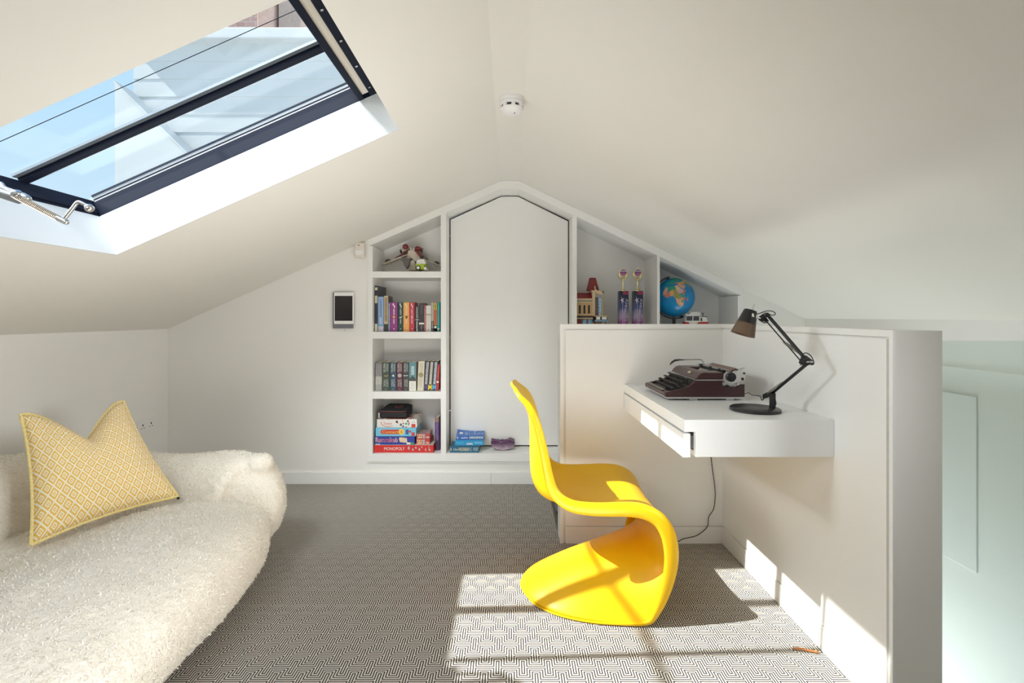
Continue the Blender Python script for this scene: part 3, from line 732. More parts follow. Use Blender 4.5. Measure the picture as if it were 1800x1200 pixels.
# carriage
MB().cyl(T(.897, TY0 + .010, .098), T(.897, TY1 + .002, .098), .0185, n=24).build('platen', RUBBER, ty, smooth=True)
MB().box(.868, .93, TY0 + .006, TY1 - .006, tz + .060, tz + .074).build('carriage_rail', SILVER, ty, bevel=0.002)
ep = [(.874, .074), (.868, .088), (.870, .108), (.880, .116), (.915, .116), (.930, .125), (.952, .122), (.957, .110), (.956, .085), (.925, .076), (.905, .068)]
for y in (TY0 - .006, TY1 + .002):
    MB().prism([T(x, y, z) for x, z in ep], (0, .008, 0)).build('carriage_end', SILVER, ty, bevel=0.002)
MB().lathe(T(.895, TY0 - .006, .0975), [(.0185, 0), (.0195, .003), (.0195, .010), (.017, .013), (.008, .0135), (.007, .016), (0.001, .016)], 24, (0, -1, 0)).build('platen_knob', BLACKP, ty, smooth=True)
MB().lathe(T(.895, TY1 + .010, .0975), [(.0185, 0), (.0195, .003), (.0195, .010), (.017, .013)], 24, (0, 1, 0)).build('platen_knob', BLACKP, ty, smooth=True)
MB().cyl(T(.950, TY0 - .008, .112), T(.950, TY0 - .004, .112), .0045, n=12).build('screw', BLACKP, ty)
MB().cyl(T(.944, TY0 - .008, .089), T(.944, TY0 - .004, .089), .006, n=12).build('screw', BLACKP, ty)
MB().cyl(T(.925, TY0 - .009, .068), T(.925, TY0 - .002, .068), .005, n=12).build('bolt', SILVER, ty)
MB().cyl(T(.885, TY0 - .006, .060), T(.885, TY0 + .002, .060), .005, n=12).build('bolt', BLACKP, ty)
MB().tube([T(.882, TY0 + .0, .119), T(.882, TY1 - .0, .119)], .0026, 8).build('paper_bail', STEEL, ty, smooth=True)
MB().tube([T(.892, TY0 + .004, .122), T(.892, TY1 - .004, .122)], .002, 8).build('paper_bail', STEEL, ty, smooth=True)
for y in (TY0 + .06, TY0 + .15, TY1 - .05): MB().cyl(T(.882, y, .119), T(.882, y + .014, .119), .0055, n=12).build('bail_roller', RUBBER, ty, smooth=True)
MB().prism([T(.912, TY0 + .03, .112), T(.934, TY0 + .03, .128), T(.936, TY0 + .03, .125), T(.914, TY0 + .03, .109)], (0, TY1 - TY0 - .06, 0)).build('paper_table', BROWNP, ty)
MB().tube([T(.936, TY0 + .03, .128), T(.936, TY1 - .03, .128)], .0022, 8).build('table_rod', STEEL, ty, smooth=True)
MB().tube([T(.920, TY0 + .012, .118), T(.936, TY0 + .006, .127), T(.957, TY0 + .004, .133)], .002, 8).build('release_lever', STEEL, ty, smooth=True)
MB().tube([T(.905, TY0 + .012, .116), T(.915, TY0 + .008, .124), T(.93, TY0 + .004, .127)], .0022, 8).build('release_lever', BLACKP, ty, smooth=True)
MB().box(.872, .884, TY1 - .030, TY1 - .012, tz + .112, tz + .126).build('margin_stop', SILVER, ty, bevel=0.001)
MB().box(.872, .884, TY0 + .014, TY0 + .028, tz + .112, tz + .124).build('margin_stop', BLACKP, ty, bevel=0.001)
lv = catmull([T(.917, TY1 + .012, .116), T(.910, TY1 + .014, .130), T(.900, TY1 + .016, .139), T(.86, TY1 + .016, .1395), T(.82, TY1 + .016, .1385)], 4)
b = MB(); b.tube(lv, .0028, 8); b.build('return_lever', STEEL, ty, smooth=True)
b = MB()
sec = [(.825, .1385, .0035), (.80, .1385, .007), (.778, .136, .010), (.763, .125, .009), (.756, .115, .004)]
rr = []
for x, z, h in sec: rr.append([T(x, TY1 + .013, z - h * .6), T(x, TY1 + .019, z - h * .6), T(x - .001, TY1 + .019, z + h * .4), T(x - .001, TY1 + .013, z + h * .4)])
b.rings(rr).build('lever_paddle', KEYTOP, ty, smooth=True)

# ================================================================ DESK LAMP
CABLE = mat('black_cable', (0.012, 0.012, 0.012), 0.5, var=0.1)
SMOKE = NT('smoked_translucent_plastic')
_a = SMOKE.n('ShaderNodeBsdfTransparent'); _a.inputs[0].default_value = (0.36, 0.27, 0.20, 1)
_b = SMOKE.n('ShaderNodeBsdfPrincipled'); _b.inputs['Base Color'].default_value = (0.22, 0.145, 0.095, 1); _b.inputs['Roughness'].default_value = 0.25
_c = SMOKE.n('ShaderNodeMixShader'); _c.inputs[0].default_value = 0.62
SMOKE.l(_a.outputs[0], _c.inputs[1]); SMOKE.l(_b.outputs[0], _c.inputs[2]); SMOKE.l(_c.outputs[0], SMOKE.out.inputs[0]); SMOKE = SMOKE.m
SPRING = mat('spring_steel', (0.42, 0.39, 0.36), 0.4, 0.7, var=0.2, scale=400)
la = thing('desk_lamp', (0.898, 1.767, DZ), 'black swing-arm desk lamp with smoked cone shade standing on the desk', 'lamp')
MB().lathe((0.893, 1.765, DZ), [(.083, 0), (.085, .002), (.085, .009), (.082, .0115), (.001, .0115)], 48).build('base', BLACKP, la, smooth=True)
SX, SY = .953, 1.757
MB().cyl((SX, SY, DZ + .011), (SX, SY, DZ + .064), .0105, n=20).build('stem', BLACKP, la, smooth=True)
J0 = Vector((SX, SY, DZ + .068))
EL = P(1421, 637, 1.600); HD = P(1348, 552, 1.712)
adir = Vector((EL.x - J0.x, EL.y - J0.y, 0)).normalized(); ap = Vector((-adir.y, adir.x, 0))
LF = P(1343, 697, 1.775)        # front lug of the lower bracket
b = MB(); b.prism([LF + Vector((0, 0, -.007)) - ap * .007, J0 + Vector((.004, 0, -.010)) - ap * .007, J0 + Vector((.006, 0, .010)) - ap * .007, LF + Vector((0, 0, .009)) - ap * .007], ap * .014)
b.build('lower_bracket', BLACKP, la, bevel=0.0015)
def stick(name, p, q, r, m): return MB().cyl(p, q, r, n=10).build(name, m, la, smooth=True)
stick('lower_arm', J0 + Vector((0.002, 0, 0)), EL + Vector((-.004, 0, -.004)), .0055, BLACKP)
q0 = P(1352, 693, 1.765); q1 = P(1412, 643, 1.612)
stick('lower_rod', q0, q1, .0022, BLACKP)
def spring(p, q, r0, r1): 
    n = 150; turns = 26; ax = (q - p); L_ = ax.length; ax.normalize(); u = ax.cross(Vector((0, 0, 1))).normalized(); v = ax.cross(u); pts = []
    for i in range(n + 1):
        t = i / n; r = (r0 + (r1 - r0) * min(1, t * 6)) if t < .5 else (r0 + (r1 - r0) * min(1, (1 - t) * 6)); a = t * turns * 2 * math.pi
        pts.append(p + ax * (L_ * t) + (u * math.cos(a) + v * math.sin(a)) * r)
    MB().tube(pts, .0011, 5).build('spring', SPRING, la, smooth=True)
spring(P(1349, 691, 1.762), P(1379, 670, 1.70), .001, .004)
stick('upper_arm', EL + Vector((-.006, .004, .010)), HD, .0058, BLACKP)
u0 = P(1409, 636, 1.612); u1 = P(1346, 563, 1.712)
stick('upper_rod', u0, u1, .0022, BLACKP)
spring(P(1410, 623, 1.615), P(1376, 600, 1.665), .001, .0048)
eb = [P(1413, 624, 1.606), P(1428, 635, 1.600), P(1426, 640, 1.600), P(1414, 643, 1.612), P(1407, 637, 1.617)]
MB().prism([p - ap * .009 for p in eb], ap * .018).build('elbow_bracket', BLACKP, la, bevel=0.0015)
for p in (P(1424, 636, 1.600), P(1412, 641, 1.612)): MB().cyl(p - ap * .012, p + ap * .012, .0032, n=10).build('bolt', STEEL, la)
hb = [P(1336, 557, 1.715), P(1347, 549, 1.712), P(1352, 553, 1.708), P(1344, 558, 1.712), P(1349, 564, 1.710), P(1345, 568, 1.712), P(1336, 562, 1.715)]
MB().prism([p - ap * .008 for p in hb], ap * .016).build('head_bracket', BLACKP, la, bevel=0.001)
for p in (P(1347, 552, 1.712), P(1345, 565, 1.712)): MB().cyl(p - ap * .011, p + ap * .011, .003, n=10).build('bolt', STEEL, la)
# shade: cone tilted towards the typewriter
top = P(1319, 547, 1.712); bot = P(1305.5, 588, 1.712); ax = (bot - top).normalized(); Ls = (bot - top).length
stick('swivel_pin', P(1336, 559, 1.714), P(1322, 556, 1.712), .004, STEEL)
mid = top + ax * (Ls * .52)
rT, rM, rB = .0225, .032, .0405
def shell(name, c0, c1, r0, r1, th, m):
    b = MB(); b.rings([b.ring(c0, ax, r0, 40), b.ring(c1, ax, r1, 40), b.ring(c1, ax, r1 - th, 40), b.ring(c0, ax, r0 - th, 40), b.ring(c0, ax, r0, 40)], caps=False); return b.build(name, m, la, smooth=True)
shell('shade_collar', top, mid, rT, rM, .002, BLACKP)
MB().lathe(top - ax * .004, [(.0205, 0), (.0225, .004), (.0225, .008), (.001, .008)], 40, ax).build('shade_cap', BLACKP, la, smooth=True)
shell('smoked_shade', mid, bot, rM, rB, .0015, SMOKE)
MB().lathe(top + ax * .012, [(.012, 0), (.014, .02), (.022, .035), (.022, .05), (.012, .062), (.001, .066)], 20, ax).build('bulb', mat('frosted_bulb', (0.75, 0.72, 0.66), 0.4), la, smooth=True)
sw = top - ax * .004 + Vector((.004, 0, 0))
MB().cyl(sw, sw - ax * .008, .004, n=10).build('switch', STEEL, la, smooth=True)
MB().cyl(sw - ax * .008, sw - ax * .022 + Vector((.003, 0, 0)), .0012, n=8).build('switch_lever', STEEL, la, smooth=True)
sd = (Vector((0, -1, 0)) - ax * (-ax.y)).normalized()
lp = top + ax * .014 + sd * .0256; ltx = sd.cross(ax).normalized()
if ltx.x < 0: ltx = -ltx
lb = MB().prism([lp - ltx * .004 - ax * .006 + sd * .0, lp + ltx * .018 - ax * .006 - sd * .009, lp + ltx * .018 + ax * .006 - sd * .006, lp - ltx * .004 + ax * .006 + sd * .004], sd * .001).build('paper_label', WHITEINK, la)
MB().tube(catmull([P(1327, 553, 1.712), P(1337, 550, 1.705), P(1347, 546.5, 1.70), P(1358, 547, 1.698), P(1363, 551, 1.698), P(1359, 554, 1.70), P(1350, 552, 1.705)], 5), .0016, 6).build('cable_loop', CABLE, la, smooth=True)
MB().tube(catmull([P(1412, 622, 1.606), P(1417, 620, 1.598), P(1425, 625, 1.592), P(1430, 634, 1.59), P(1430, 640, 1.592), P(1425, 641, 1.598)], 5), .0016, 6).build('cable_loop', CABLE, la, smooth=True)
MB().tube(catmull([P(1360, 697, 1.75), P(1363, 703, 1.745), P(1364, 710, 1.745), P(1361, 714, 1.75), P(1357, 713, 1.75)], 5), .0016, 6).build('cable_loop', CABLE, la, smooth=True)
MB().tube(catmull([P(1343, 700, 1.778), P(1339, 703, 1.80), P(1337, 697, 1.83), P(1330, 695, 1.88), P(1322, 694, 1.96), P(1315, 690, 2.05), Vector((1.03, 2.15, DZ + .003)), Vector((.99, 2.40, DZ + .003)), Vector((.975, 2.446, DZ + .003))], 6), .0018, 6).build('flex', CABLE, la, smooth=True)

# ================================================================ SMALL FITTINGS
pcb = catmull([P(1250, 803, 2.44), P(1252, 822, 2.438), P(1257, 862, 2.436), P(1255, 892, 2.436), P(1246, 908, 2.436), P(1244, 924, 2.434), P(1235, 934, 2.43), P(1222, 942, 2.425), P(1200, 947, 2.415), P(1188, 953, 2.38), Vector((.72, 2.40, .006)), Vector((.66, 2.435, .12)), Vector((.64, 2.440, .23))], 6)
tag(MB().tube(pcb, .0021, 6).build('power_cable', CABLE, smooth=True), 'thin black power cable hanging from the desk down the partition to the carpet', 'cable')
def socket(name, M, label):
    r = thing(name, M.translation, label, 'socket'); r.rotation_euler = M.to_euler()
    MB().box(-.073, .073, -.009, 0, -.043, .043).build('faceplate', WHITEP, r, local=True, bevel=0.003)
    for s in (-.036, .036):
        MB().box(s - .006, s + .006, -.0115, -.008, .018, .034).build('switch', WHITEP, r, local=True, bevel=0.001)
        MB().box(s - .004, s + .004, -.0095, -.0085, .000, .012).build('pin_hole', BLACK, r, local=True)
        for d in (-.011, .011): MB().box(s + d - .0035, s + d + .0035, -.0095, -.0085, -.016, -.011).build('pin_hole', BLACK, r, local=True)
    return r
socket('wall_socket', Matrix.Translation((XL, 3.13, .447)) @ Matrix.Rotation(R(90), 4, 'Z'), 'white double socket on the low wall behind the beanbag')
socket('wall_socket', Matrix.Translation((.620, PYB, .258)), 'white double socket on the partition behind the yellow chair')
tw = MB(); tw.tube(catmull([Vector((.975, 1.667, .005)), Vector((.995, 1.664, .008)), Vector((1.02, 1.657, .006)), Vector((1.043, 1.650, .007)), Vector((1.046, 1.646, .007))], 3), [.003, .004, .0045, .004, .004, .0045, .004, .0045, .004, .0045, .005, .0055, .004], 6)
tag(tw.build('twig', mat('orange_brown_twig', (0.40, 0.17, 0.06), 0.8, var=0.3, scale=200), smooth=True), 'thin orange-brown stick lying on the sunlit carpet by the partition', 'stick')

sm = thing('smoke_detector', (.006, 2.07, RZ), 'round white smoke detector with dark vents on the ridge of the ceiling', 'smoke detector')
cz = RZ; c0 = (.006, 2.07)
MB().lathe((c0[0], c0[1], cz), [(.050, 0), (.052, .002), (.052, .016), (.050, .018)], 48, (0, 0, -1)).build('mounting_base', WHITEP, sm, smooth=True)
MB().lathe((c0[0], c0[1], cz - .019), [(.050, 0), (.052, .002), (.052, .012), (.050, .013)], 48, (0, 0, -1)).build('body', WHITEP, sm, smooth=True)
MB().lathe((c0[0], c0[1], cz - .032), [(.042, 0), (.042, .014)], 40, (0, 0, -1)).build('vent_chamber', mat('vent_dark', (0.06, 0.055, 0.05), 0.7), sm, smooth=True)
MB().lathe((c0[0], c0[1], cz - .045), [(.049, 0), (.048, .004), (.043, .014), (.034, .021), (.018, .025), (.001, .026)], 48, (0, 0, -1)).build('sensor_dome', WHITEP, sm, smooth=True)
for k in range(8):
    a = 2 * math.pi * k / 8 + 0.14; M = Matrix.Translation((c0[0], c0[1], cz - .0385)) @ Matrix.Rotation(a, 4, 'Z')
    MB().box(.042, .0505, -.0075, .0075, -.008, .008, M).build('vent_rib', WHITEP, sm)
MB().ball((c0[0] + .012, c0[1] - .018, cz - .0685), .003, nu=10, nv=6).build('indicator', BLACKP, sm)

PIRM = mat('ivory_plastic', (0.74, 0.68, 0.62), 0.4, var=0.02)
pr = thing('motion_sensor', (-1.027, YB, 1.60), 'small ivory motion sensor high on the end wall beside the bookcase', 'sensor')
MB().box(-1.061, -.993, YB - .042, YB, 1.548, 1.655).build('housing', PIRM, pr, bevel=0.010, seg=4)
MB().prism([(-1.055, YB - .042, 1.600), (-.999, YB - .042, 1.600), (-1.004, YB - .044, 1.572), (-1.027, YB - .045, 1.566), (-1.050, YB - .044, 1.572)], (0, .01, 0)).build('lens', WHITEP, pr)
MB().cyl((-1.030, YB - .045, 1.634), (-1.030, YB - .040, 1.634), .004, n=12).build('indicator', BLACKP, pr)

tb = thing('wall_tablet', (-1.145, YB, 1.2), 'white-framed tablet in a grey wall cradle beside the bookcase', 'tablet')
GREYM = mat('slate_grey_plastic', (0.16, 0.16, 0.18), 0.45, var=0.03)
MB().box(-1.215, -1.078, YB - .026, YB, 1.068, 1.314).build('wall_cradle', GREYM, tb, bevel=0.004)
MB().box(-1.203, -1.068, YB - .036, YB - .0262, 1.098, 1.314).build('tablet_body', WHITEP, tb, bevel=0.004, seg=3)
MB().box(-1.196, -1.075, YB - .0366, YB - .034, 1.120, 1.290).build('screen', mat('dark_screen', (0.018, 0.014, 0.016), 0.12, var=0.05), tb)
MB().cyl((-1.137, YB - .0366, 1.108), (-1.137, YB - .035, 1.108), .005, n=16).build('home_button', mat('home_button', (0.7, 0.69, 0.67), 0.4, var=0), tb)
tag(MB().lathe((-1.140, YB, 1.052), [(.006, 0), (.005, .003), (.001, .004)], 14, (0, -1, 0)).build('wall_screw', STEEL, smooth=True), 'small screw head in the wall just under the tablet', 'screw')

# rooflight crank opener
cr = thing('window_opener', (-1.40, 1.32, 1.50), 'chrome crank opener with threaded spindle at the low side of the rooflight', 'opener')
def W3(px, py, Y): return P(px, py, Y)
a0 = W3(24, 343, 1.330); a1 = W3(104, 384.5, 1.280); a2 = W3(116, 390, 1.275)
pts = []; n = 330; ax_ = (a1 - a0); L_ = ax_.length; ax_.normalize(); u_ = ax_.cross(Vector((0, 0, 1))).normalized(); v_ = ax_.cross(u_)
MB().cyl(a0, a1, .0062, n=12).build('spindle', STEEL, cr, smooth=True)
for i in range(n + 1):
    t = i / n; a = t * 30 * 2 * math.pi; pts.append(a0 + ax_ * (L_ * t) + (u_ * math.cos(a) + v_ * math.sin(a)) * .0069)
MB().tube(pts, .0014, 5).build('thread', mat('brassy_steel', (0.62, 0.54, 0.45), 0.25, 1.0), cr, smooth=True)
MB().cyl(a1 - ax_ * .004, a2, .0073, n=16).ball(a2, .0073, nu=14, nv=8).build('spindle_end', STEEL, cr, smooth=True)
arm = catmull([W3(112, 386, 1.275), W3(124, 371, 1.272), W3(135, 357, 1.270), W3(141, 355.5, 1.268), W3(152, 361, 1.266)], 5)
MB().tube(arm, .0047, 10).build('crank_arm', STEEL, cr, smooth=True)
MB().ball(W3(157, 365.5, 1.265), .0108, nu=18, nv=12).build('crank_knob', STEEL, cr, smooth=True)
MB().ball(W3(30, 341, 1.325), .0138, .0138, .012, nu=16, nv=10).build('pivot', STEEL, cr, smooth=True)
MB().cyl(W3(40, 345, 1.330), W3(47, 349, 1.325), .011, n=16).ball(W3(47, 349, 1.325), .011, nu=14, nv=8).build('collar', STEEL, cr, smooth=True)
MB().tube([Vector((-1.655, 1.31, 1.575)), W3(34, 350, 1.340)], .0138, 12).build('rack_arm', mat('grey_rack_metal', (0.30, 0.31, 0.32), 0.4, 0.6), cr, smooth=True)
MB().tube([Vector((-1.655, 1.35, 1.59)), W3(24, 338, 1.360)], .0086, 12).build('rack_arm', mat('grey_rack_metal', (0.3, 0.31, 0.32), 0.4, 0.6), cr, smooth=True)
MB().tube([W3(2, 322, 1.370), W3(10, 332, 1.360), W3(26, 342, 1.330)], .0052, 10).build('hook', STEEL, cr, smooth=True)
MB().box(-1.665, -1.640, 1.28, 1.385, 1.565, 1.60).build('mounting_plate', ALU, cr, bevel=0.003)
# ================================================================ BOOKS
def print_mat(ink, ground, key, scale=260, coord='Generated'):
    """worn small print: ink strokes on the ground colour"""
    n = 'print_' + key
    if n in MATS: return MATS[n]
    t = NT(n); tc = t.n('ShaderNodeTexCoord'); mp = t.n('ShaderNodeMapping'); mp.inputs['Scale'].default_value = (0.9, 0.2, 1.6)
    t.l(tc.outputs['Object'], mp.inputs[0]); nz = t.n('ShaderNodeTexNoise'); nz.inputs['Scale'].default_value = scale; nz.inputs['Detail'].default_value = 1
    t.l(mp.outputs[0], nz.inputs['Vector'])
    mr = t.n('ShaderNodeMapRange'); mr.inputs[1].default_value = 0.44; mr.inputs[2].default_value = 0.54; t.l(nz.outputs[0], mr.inputs[0])
    t.principled(t.mix(mr.outputs[0], C4(ground), C4(ink)), 0.5); MATS[n] = t.m; return t.m
def cover_mat(c):
    return mat('cover_%d_%d_%d' % tuple(int(v * 999) for v in c), c, 0.38, var=0.04)
def book(px0, px1, pyt, zs, Yf, depth, col, label, group, lean=0.0, deco=(), side=None, pages=PAGES):
    s = F / Yf; x0 = (px0 - 897) / s; x1 = (px1 - 897) / s; h = CAM_Z - (pyt - 556) / s - zs; th = x1 - x0
    r = thing('book', (x0, Yf, zs + 0.0005), label, 'book', group, rot=(0, R(lean), 0))
    cm = cover_mat(col)
    b = MB(); b.prism([(0, depth, 0), (0, 0, 0), (th, 0, 0), (th, depth, 0), (th - .0014, depth, 0), (th - .0014, .0016, 0), (.0014, .0016, 0), (.0014, depth, 0)], (0, 0, h))
    b.build('cover', cm, r, local=True)
    MB().box(.0015, th - .0015, .0017, depth - .003, .002, h - .002).build('pages', pages, r, local=True)
    if side: MB().prism([(th + .0001, .002, .02 * 0), (th + .0001, depth, 0), (th + .0001, depth, h), (th + .0001, .002, h)], (.0003, 0, 0)).build('front_board', cover_mat(side), r, local=True)
    for d in deco:
        k = d[0]
        if k == 'band':   # z0, z1 as fraction of the height, colour
            MB().box(-.0001, th + .0001, -.0006, .0005, d[1] * h, d[2] * h).build('spine_band', cover_mat(d[3]), r, local=True)
        elif k == 'print':
            MB().box(d[4] * th, d[5] * th, -.0009, .0005, d[1] * h, d[2] * h).build('title_print', print_mat(d[3], d[6] if len(d) > 6 else col, '%d%d%d_%d%d%d' % (tuple(int(v * 99) for v in d[3]) + tuple(int(v * 99) for v in (d[6] if len(d) > 6 else col)))), r, local=True)
        elif k == 'text':  # text, z centre, length, width fraction, colour, x fraction
            lettering(d[1], ((d[6] if len(d) > 6 else .5) * th, -.0012, d[2] * h), d[3] * h, d[4] * th, cover_mat(d[5]), r, turn=R(-90), local=True)
        elif k == 'disc':  # z, radius fraction of th, colour
            MB().cyl((th * .5, -.0009, d[1] * h), (th * .5, .0004, d[1] * h), d[2] * th, n=20).build('emblem', cover_mat(d[3]), r, local=True)
        elif k == 'poly':
            MB().prism([(x * th, -.0009, z * h) for x, z in d[1]], (0, .0012, 0)).build('emblem', cover_mat(d[2]), r, local=True)
    return r
W_ = (.80, .78, .72); K_ = (.02, .02, .022); Y1 = 3.372; ZA = 1.0445; GA = 'books on the second shelf'
BIRD = ('poly', [(.1, .47), (.45, .50), (.9, .53), (.62, .48), (.5, .445), (.4, .47)], W_)
book(659, 663.4, 502, ZA, 3.36, .235, (.030, .032, .055), 'tall dark navy and cream large-format book at the outer end of its row', GA, deco=(('band', 0, .17, (.62, .58, .46)), ('band', .62, .78, (.55, .52, .36)), ('band', .90, .96, (.60, .57, .45))), side=(.045, .045, .06))
book(664.4, 674.2, 521.5, ZA, Y1, .15, (.30, .43, .66), 'pale blue paperback with a lilac foot beside the tall navy book', GA, deco=(('band', 0, .15, (.60, .56, .66)), ('band', .15, .20, (.18, .38, .62)), ('text', 'I I I I I I', .70, 0.01, .01, (.3, .43, .66)), ('print', .42, .93, (.10, .20, .42), .36, .66), ('print', .22, .40, (.62, .72, .80), .30, .62)))
book(675, 682.2, 520, ZA, Y1, .13, (.56, .45, .30), 'tan-spined paperback with dark foot between pale blue and thin blue books', GA, deco=(('band', 0, .21, (.045, .05, .035)), ('print', .28, .96, (.16, .09, .06), .2, .8)), side=(.085, .075, .06))
book(682.4, 685.8, 531, ZA, Y1, .11, (.06, .10, .26), 'thin dark blue paperback next to the thick purple one', GA, deco=(('print', .02, .95, (.60, .66, .74), .25, .8),))
def five(px0, px1, c, label, em):
    ink = (.82, .74, .76)
    return book(px0, px1, 531.4, ZA, Y1, .13, c, label, GA, deco=(('poly', [(.30, .96), (.52, .97), (.46, .93), (.62, .89), (.70, .83), (.50, .80), (.52, .86), (.34, .90)], W_), ('print', .57, .78, ink, .40, .62), em, ('print', .27, .43, ink, .40, .60), ('disc', .09, .09, ink)), pages=PAGES)
five(686.2, 698.6, (.30, .055, .24), 'thick purple paperback with a round orange emblem on the spine', ('disc', .50, .18, (.80, .36, .10)))
five(699.8, 708.8, (.018, .075, .065), 'dark green paperback with a white bird emblem on the spine', BIRD)
five(709.2, 719.2, (.86, .42, .10), 'bright orange paperback between the green and red ones', ('poly', [(.2, .52), (.8, .54), (.7, .50), (.62, .44), (.4, .44), (.42, .49)], (.10, .06, .03)))
five(719.6, 728.6, (.52, .045, .075), 'crimson paperback with white print beside the orange one', ('poly', [(.42, .55), (.58, .55), (.62, .45), (.40, .45)], W_))
book(730.2, 736.0, 538, ZA, Y1, .11, K_, 'slim black paperback with grey-green lettering after the crimson one', GA, deco=(('print', .52, .97, (.45, .50, .42), .15, .85), ('band', .44, .49, (.42, .46, .42)), ('print', .08, .42, (.62, .64, .60), .2, .7), ('disc', .05, .32, (.5, .52, .5))), side=(.2, .15, .1))
book(736.4, 745.4, 532.5, ZA, Y1, .14, (.045, .04, .05), 'charcoal paperback with one white band low on the spine', GA, deco=(('band', .25, .31, W_), ('print', .60, .95, (.22, .14, .2), .40, .62), ('print', .03, .22, (.35, .35, .35), .42, .58)), side=(.30, .05, .03))
book(745.8, 748.6, 536, ZA, Y1, .12, (.42, .08, .06), 'very thin red paperback squeezed against the white one', GA, deco=(('print', .05, .95, W_, .3, .6),))
book(749, 757.6, 537, ZA, Y1, .13, (.74, .71, .65), 'white paperback with a small dark band across the spine', GA, deco=(('print', .62, .68, (.10, .08, .08), 0, 1), ('disc', .06, .12, (.2, .2, .2)), ('print', .10, .60, (.6, .58, .54), .2, .8)))
book(758.2, 762.2, 531.5, ZA, Y1, .13, (.42, .42, .38), 'thin grey paperback with dark foot beside the orange-red one', GA, deco=(('band', 0, .36, (.06, .06, .065)), ('print', .12, .34, (.5, .5, .5), .3, .7, (.06, .06, .065))))
book(762.6, 768.0, 531.5, ZA, Y1, .13, (.62, .15, .035), 'orange-red paperback with yellow top and black foot', GA, deco=(('band', 0, .21, K_), ('band', .76, .97, (.66, .50, .05)), ('print', .78, .93, K_, .25, .75, (.66, .50, .05)), ('disc', .15, .40, W_), ('band', .03, .10, (.72, .12, .2)), ('print', .26, .72, (.35, .10, .03), .35, .7)))
book(768.4, 773.0, 531, ZA, Y1, .13, (.015, .30, .30), 'teal paperback at the inner end of its row against the upright', GA, deco=(('disc', .09, .34, W_), ('print', .25, .9, (.20, .48, .46), .4, .7)))

ZB = .634; Y2 = 3.362; GB = 'books on the third shelf'
book(660, 671.2, 636.6, ZB, Y2, .14, (.50, .48, .45), 'misty grey and white paperback at the outer end of the lower book row', GB, deco=(('band', .58, 1, (.16, .15, .16)), ('print', .5, .95, (.36, .34, .34), 0, 1, (.16, .15, .16)), ('print', .0, .22, (.26, .26, .26), 0, 1)))
def saga(px0, px1, c, label, title, em):
    ink = (.62, .66, .60)
    return book(px0, px1, 636.8, ZB, Y2, .135, c, label, GB, deco=(('text', 'GEORGE R.R.', .81, .28, .26, ink, .72), ('text', 'MARTIN', .81, .30, .36, ink, .32), ('text', title[0], .27, .27, .28, ink, .68), ('text', title[1], .27, .24, .28, ink, .34), em, ('text', 'J', .055, .035, .14, ink)))
saga(671.8, 684.6, (.060, .085, .060), 'green fantasy paperback with a small brown emblem in the lower row', ('A GAME OF', 'THRONES'), ('poly', [(.3, .56), (.5, .52), (.8, .57), (.75, .50), (.3, .50)], (.45, .32, .16)))
saga(685.6, 696.4, (.040, .085, .125), 'blue fantasy paperback with a white emblem in the lower row', ('A CLASH', 'OF KINGS'), ('poly', [(.3, .52), (.55, .58), (.7, .53), (.62, .48), (.5, .50)], W_))
saga(697.2, 707.8, (.115, .022, .045), 'maroon fantasy paperback with a round grey emblem in the lower row', ('A STORM OF', 'SWORDS'), ('disc', .535, .33, (.42, .42, .40)))
saga(708.6, 718.6, (.060, .060, .052), 'dark grey fantasy paperback with a pale dagger emblem in the lower row', ('A FEAST FOR', 'CROWS'), ('poly', [(.08, .55), (.16, .555), (.2, .54), (.9, .54), (.9, .52), (.2, .52), (.16, .505), (.08, .51)], W_))
book(719.2, 731.2, 636.4, ZB, Y2 - .012, .12, (.12, .27, .30), 'thick paperback with teal top and white foot beside a cream one', GB, deco=(('band', 0, .36, (.76, .76, .70)), ('poly', [(.02, .34), (.98, .34), (.95, .43), (.5, .53), (.05, .43)], (.06, .065, .06)), ('print', .56, .86, (.66, .74, .72), .3, .75), ('print', .04, .30, (.60, .58, .50), .2, .8, (.76, .76, .70))), side=(.35, .34, .28))
book(733.4, 744.4, 634.8, ZB, Y2, .13, (.66, .61, .48), 'cream paperback with a gold disc on the spine, slightly leaning', GB, lean=2.4, deco=(('disc', .54, .40, (.34, .29, .12)), ('print', .64, .95, (.50, .45, .33), .25, .75), ('print', .12, .44, (.50, .46, .36), .25, .75)))
def joke(px0, px1, c, label, lean=4.6):
    return book(px0, px1, 634.2, ZB, Y2, .12, K_, label, GB, lean=lean, deco=(('print', .22, .97, (.66, .66, .68), .18, .82, tuple(v * .35 for v in c)), ('poly', [(.05, .03), (.30, .03), (.55, .12), (.80, .03), (.95, .03), (.95, .20), (.72, .20), (.5, .14), (.3, .20), (.05, .20)], c)))
joke(744.4, 751.4, (.09, .07, .19), 'leaning black and violet paperback with grey block lettering')
joke(751.8, 758.8, (.80, .60, .03), 'leaning black and yellow paperback with a yellow zigzag at the foot')
joke(759.2, 766.0, (.10, .42, .70), 'leaning black and sky-blue paperback with a blue zigzag at the foot')
book(766.4, 770.4, 640, ZB, Y2, .12, (.50, .03, .035), 'thin red book leaning against the upright at the inner row end', GB, lean=3.4, deco=(('band', .30, .36, W_), ('print', .5, .9, (.7, .2, .1), .3, .7)))

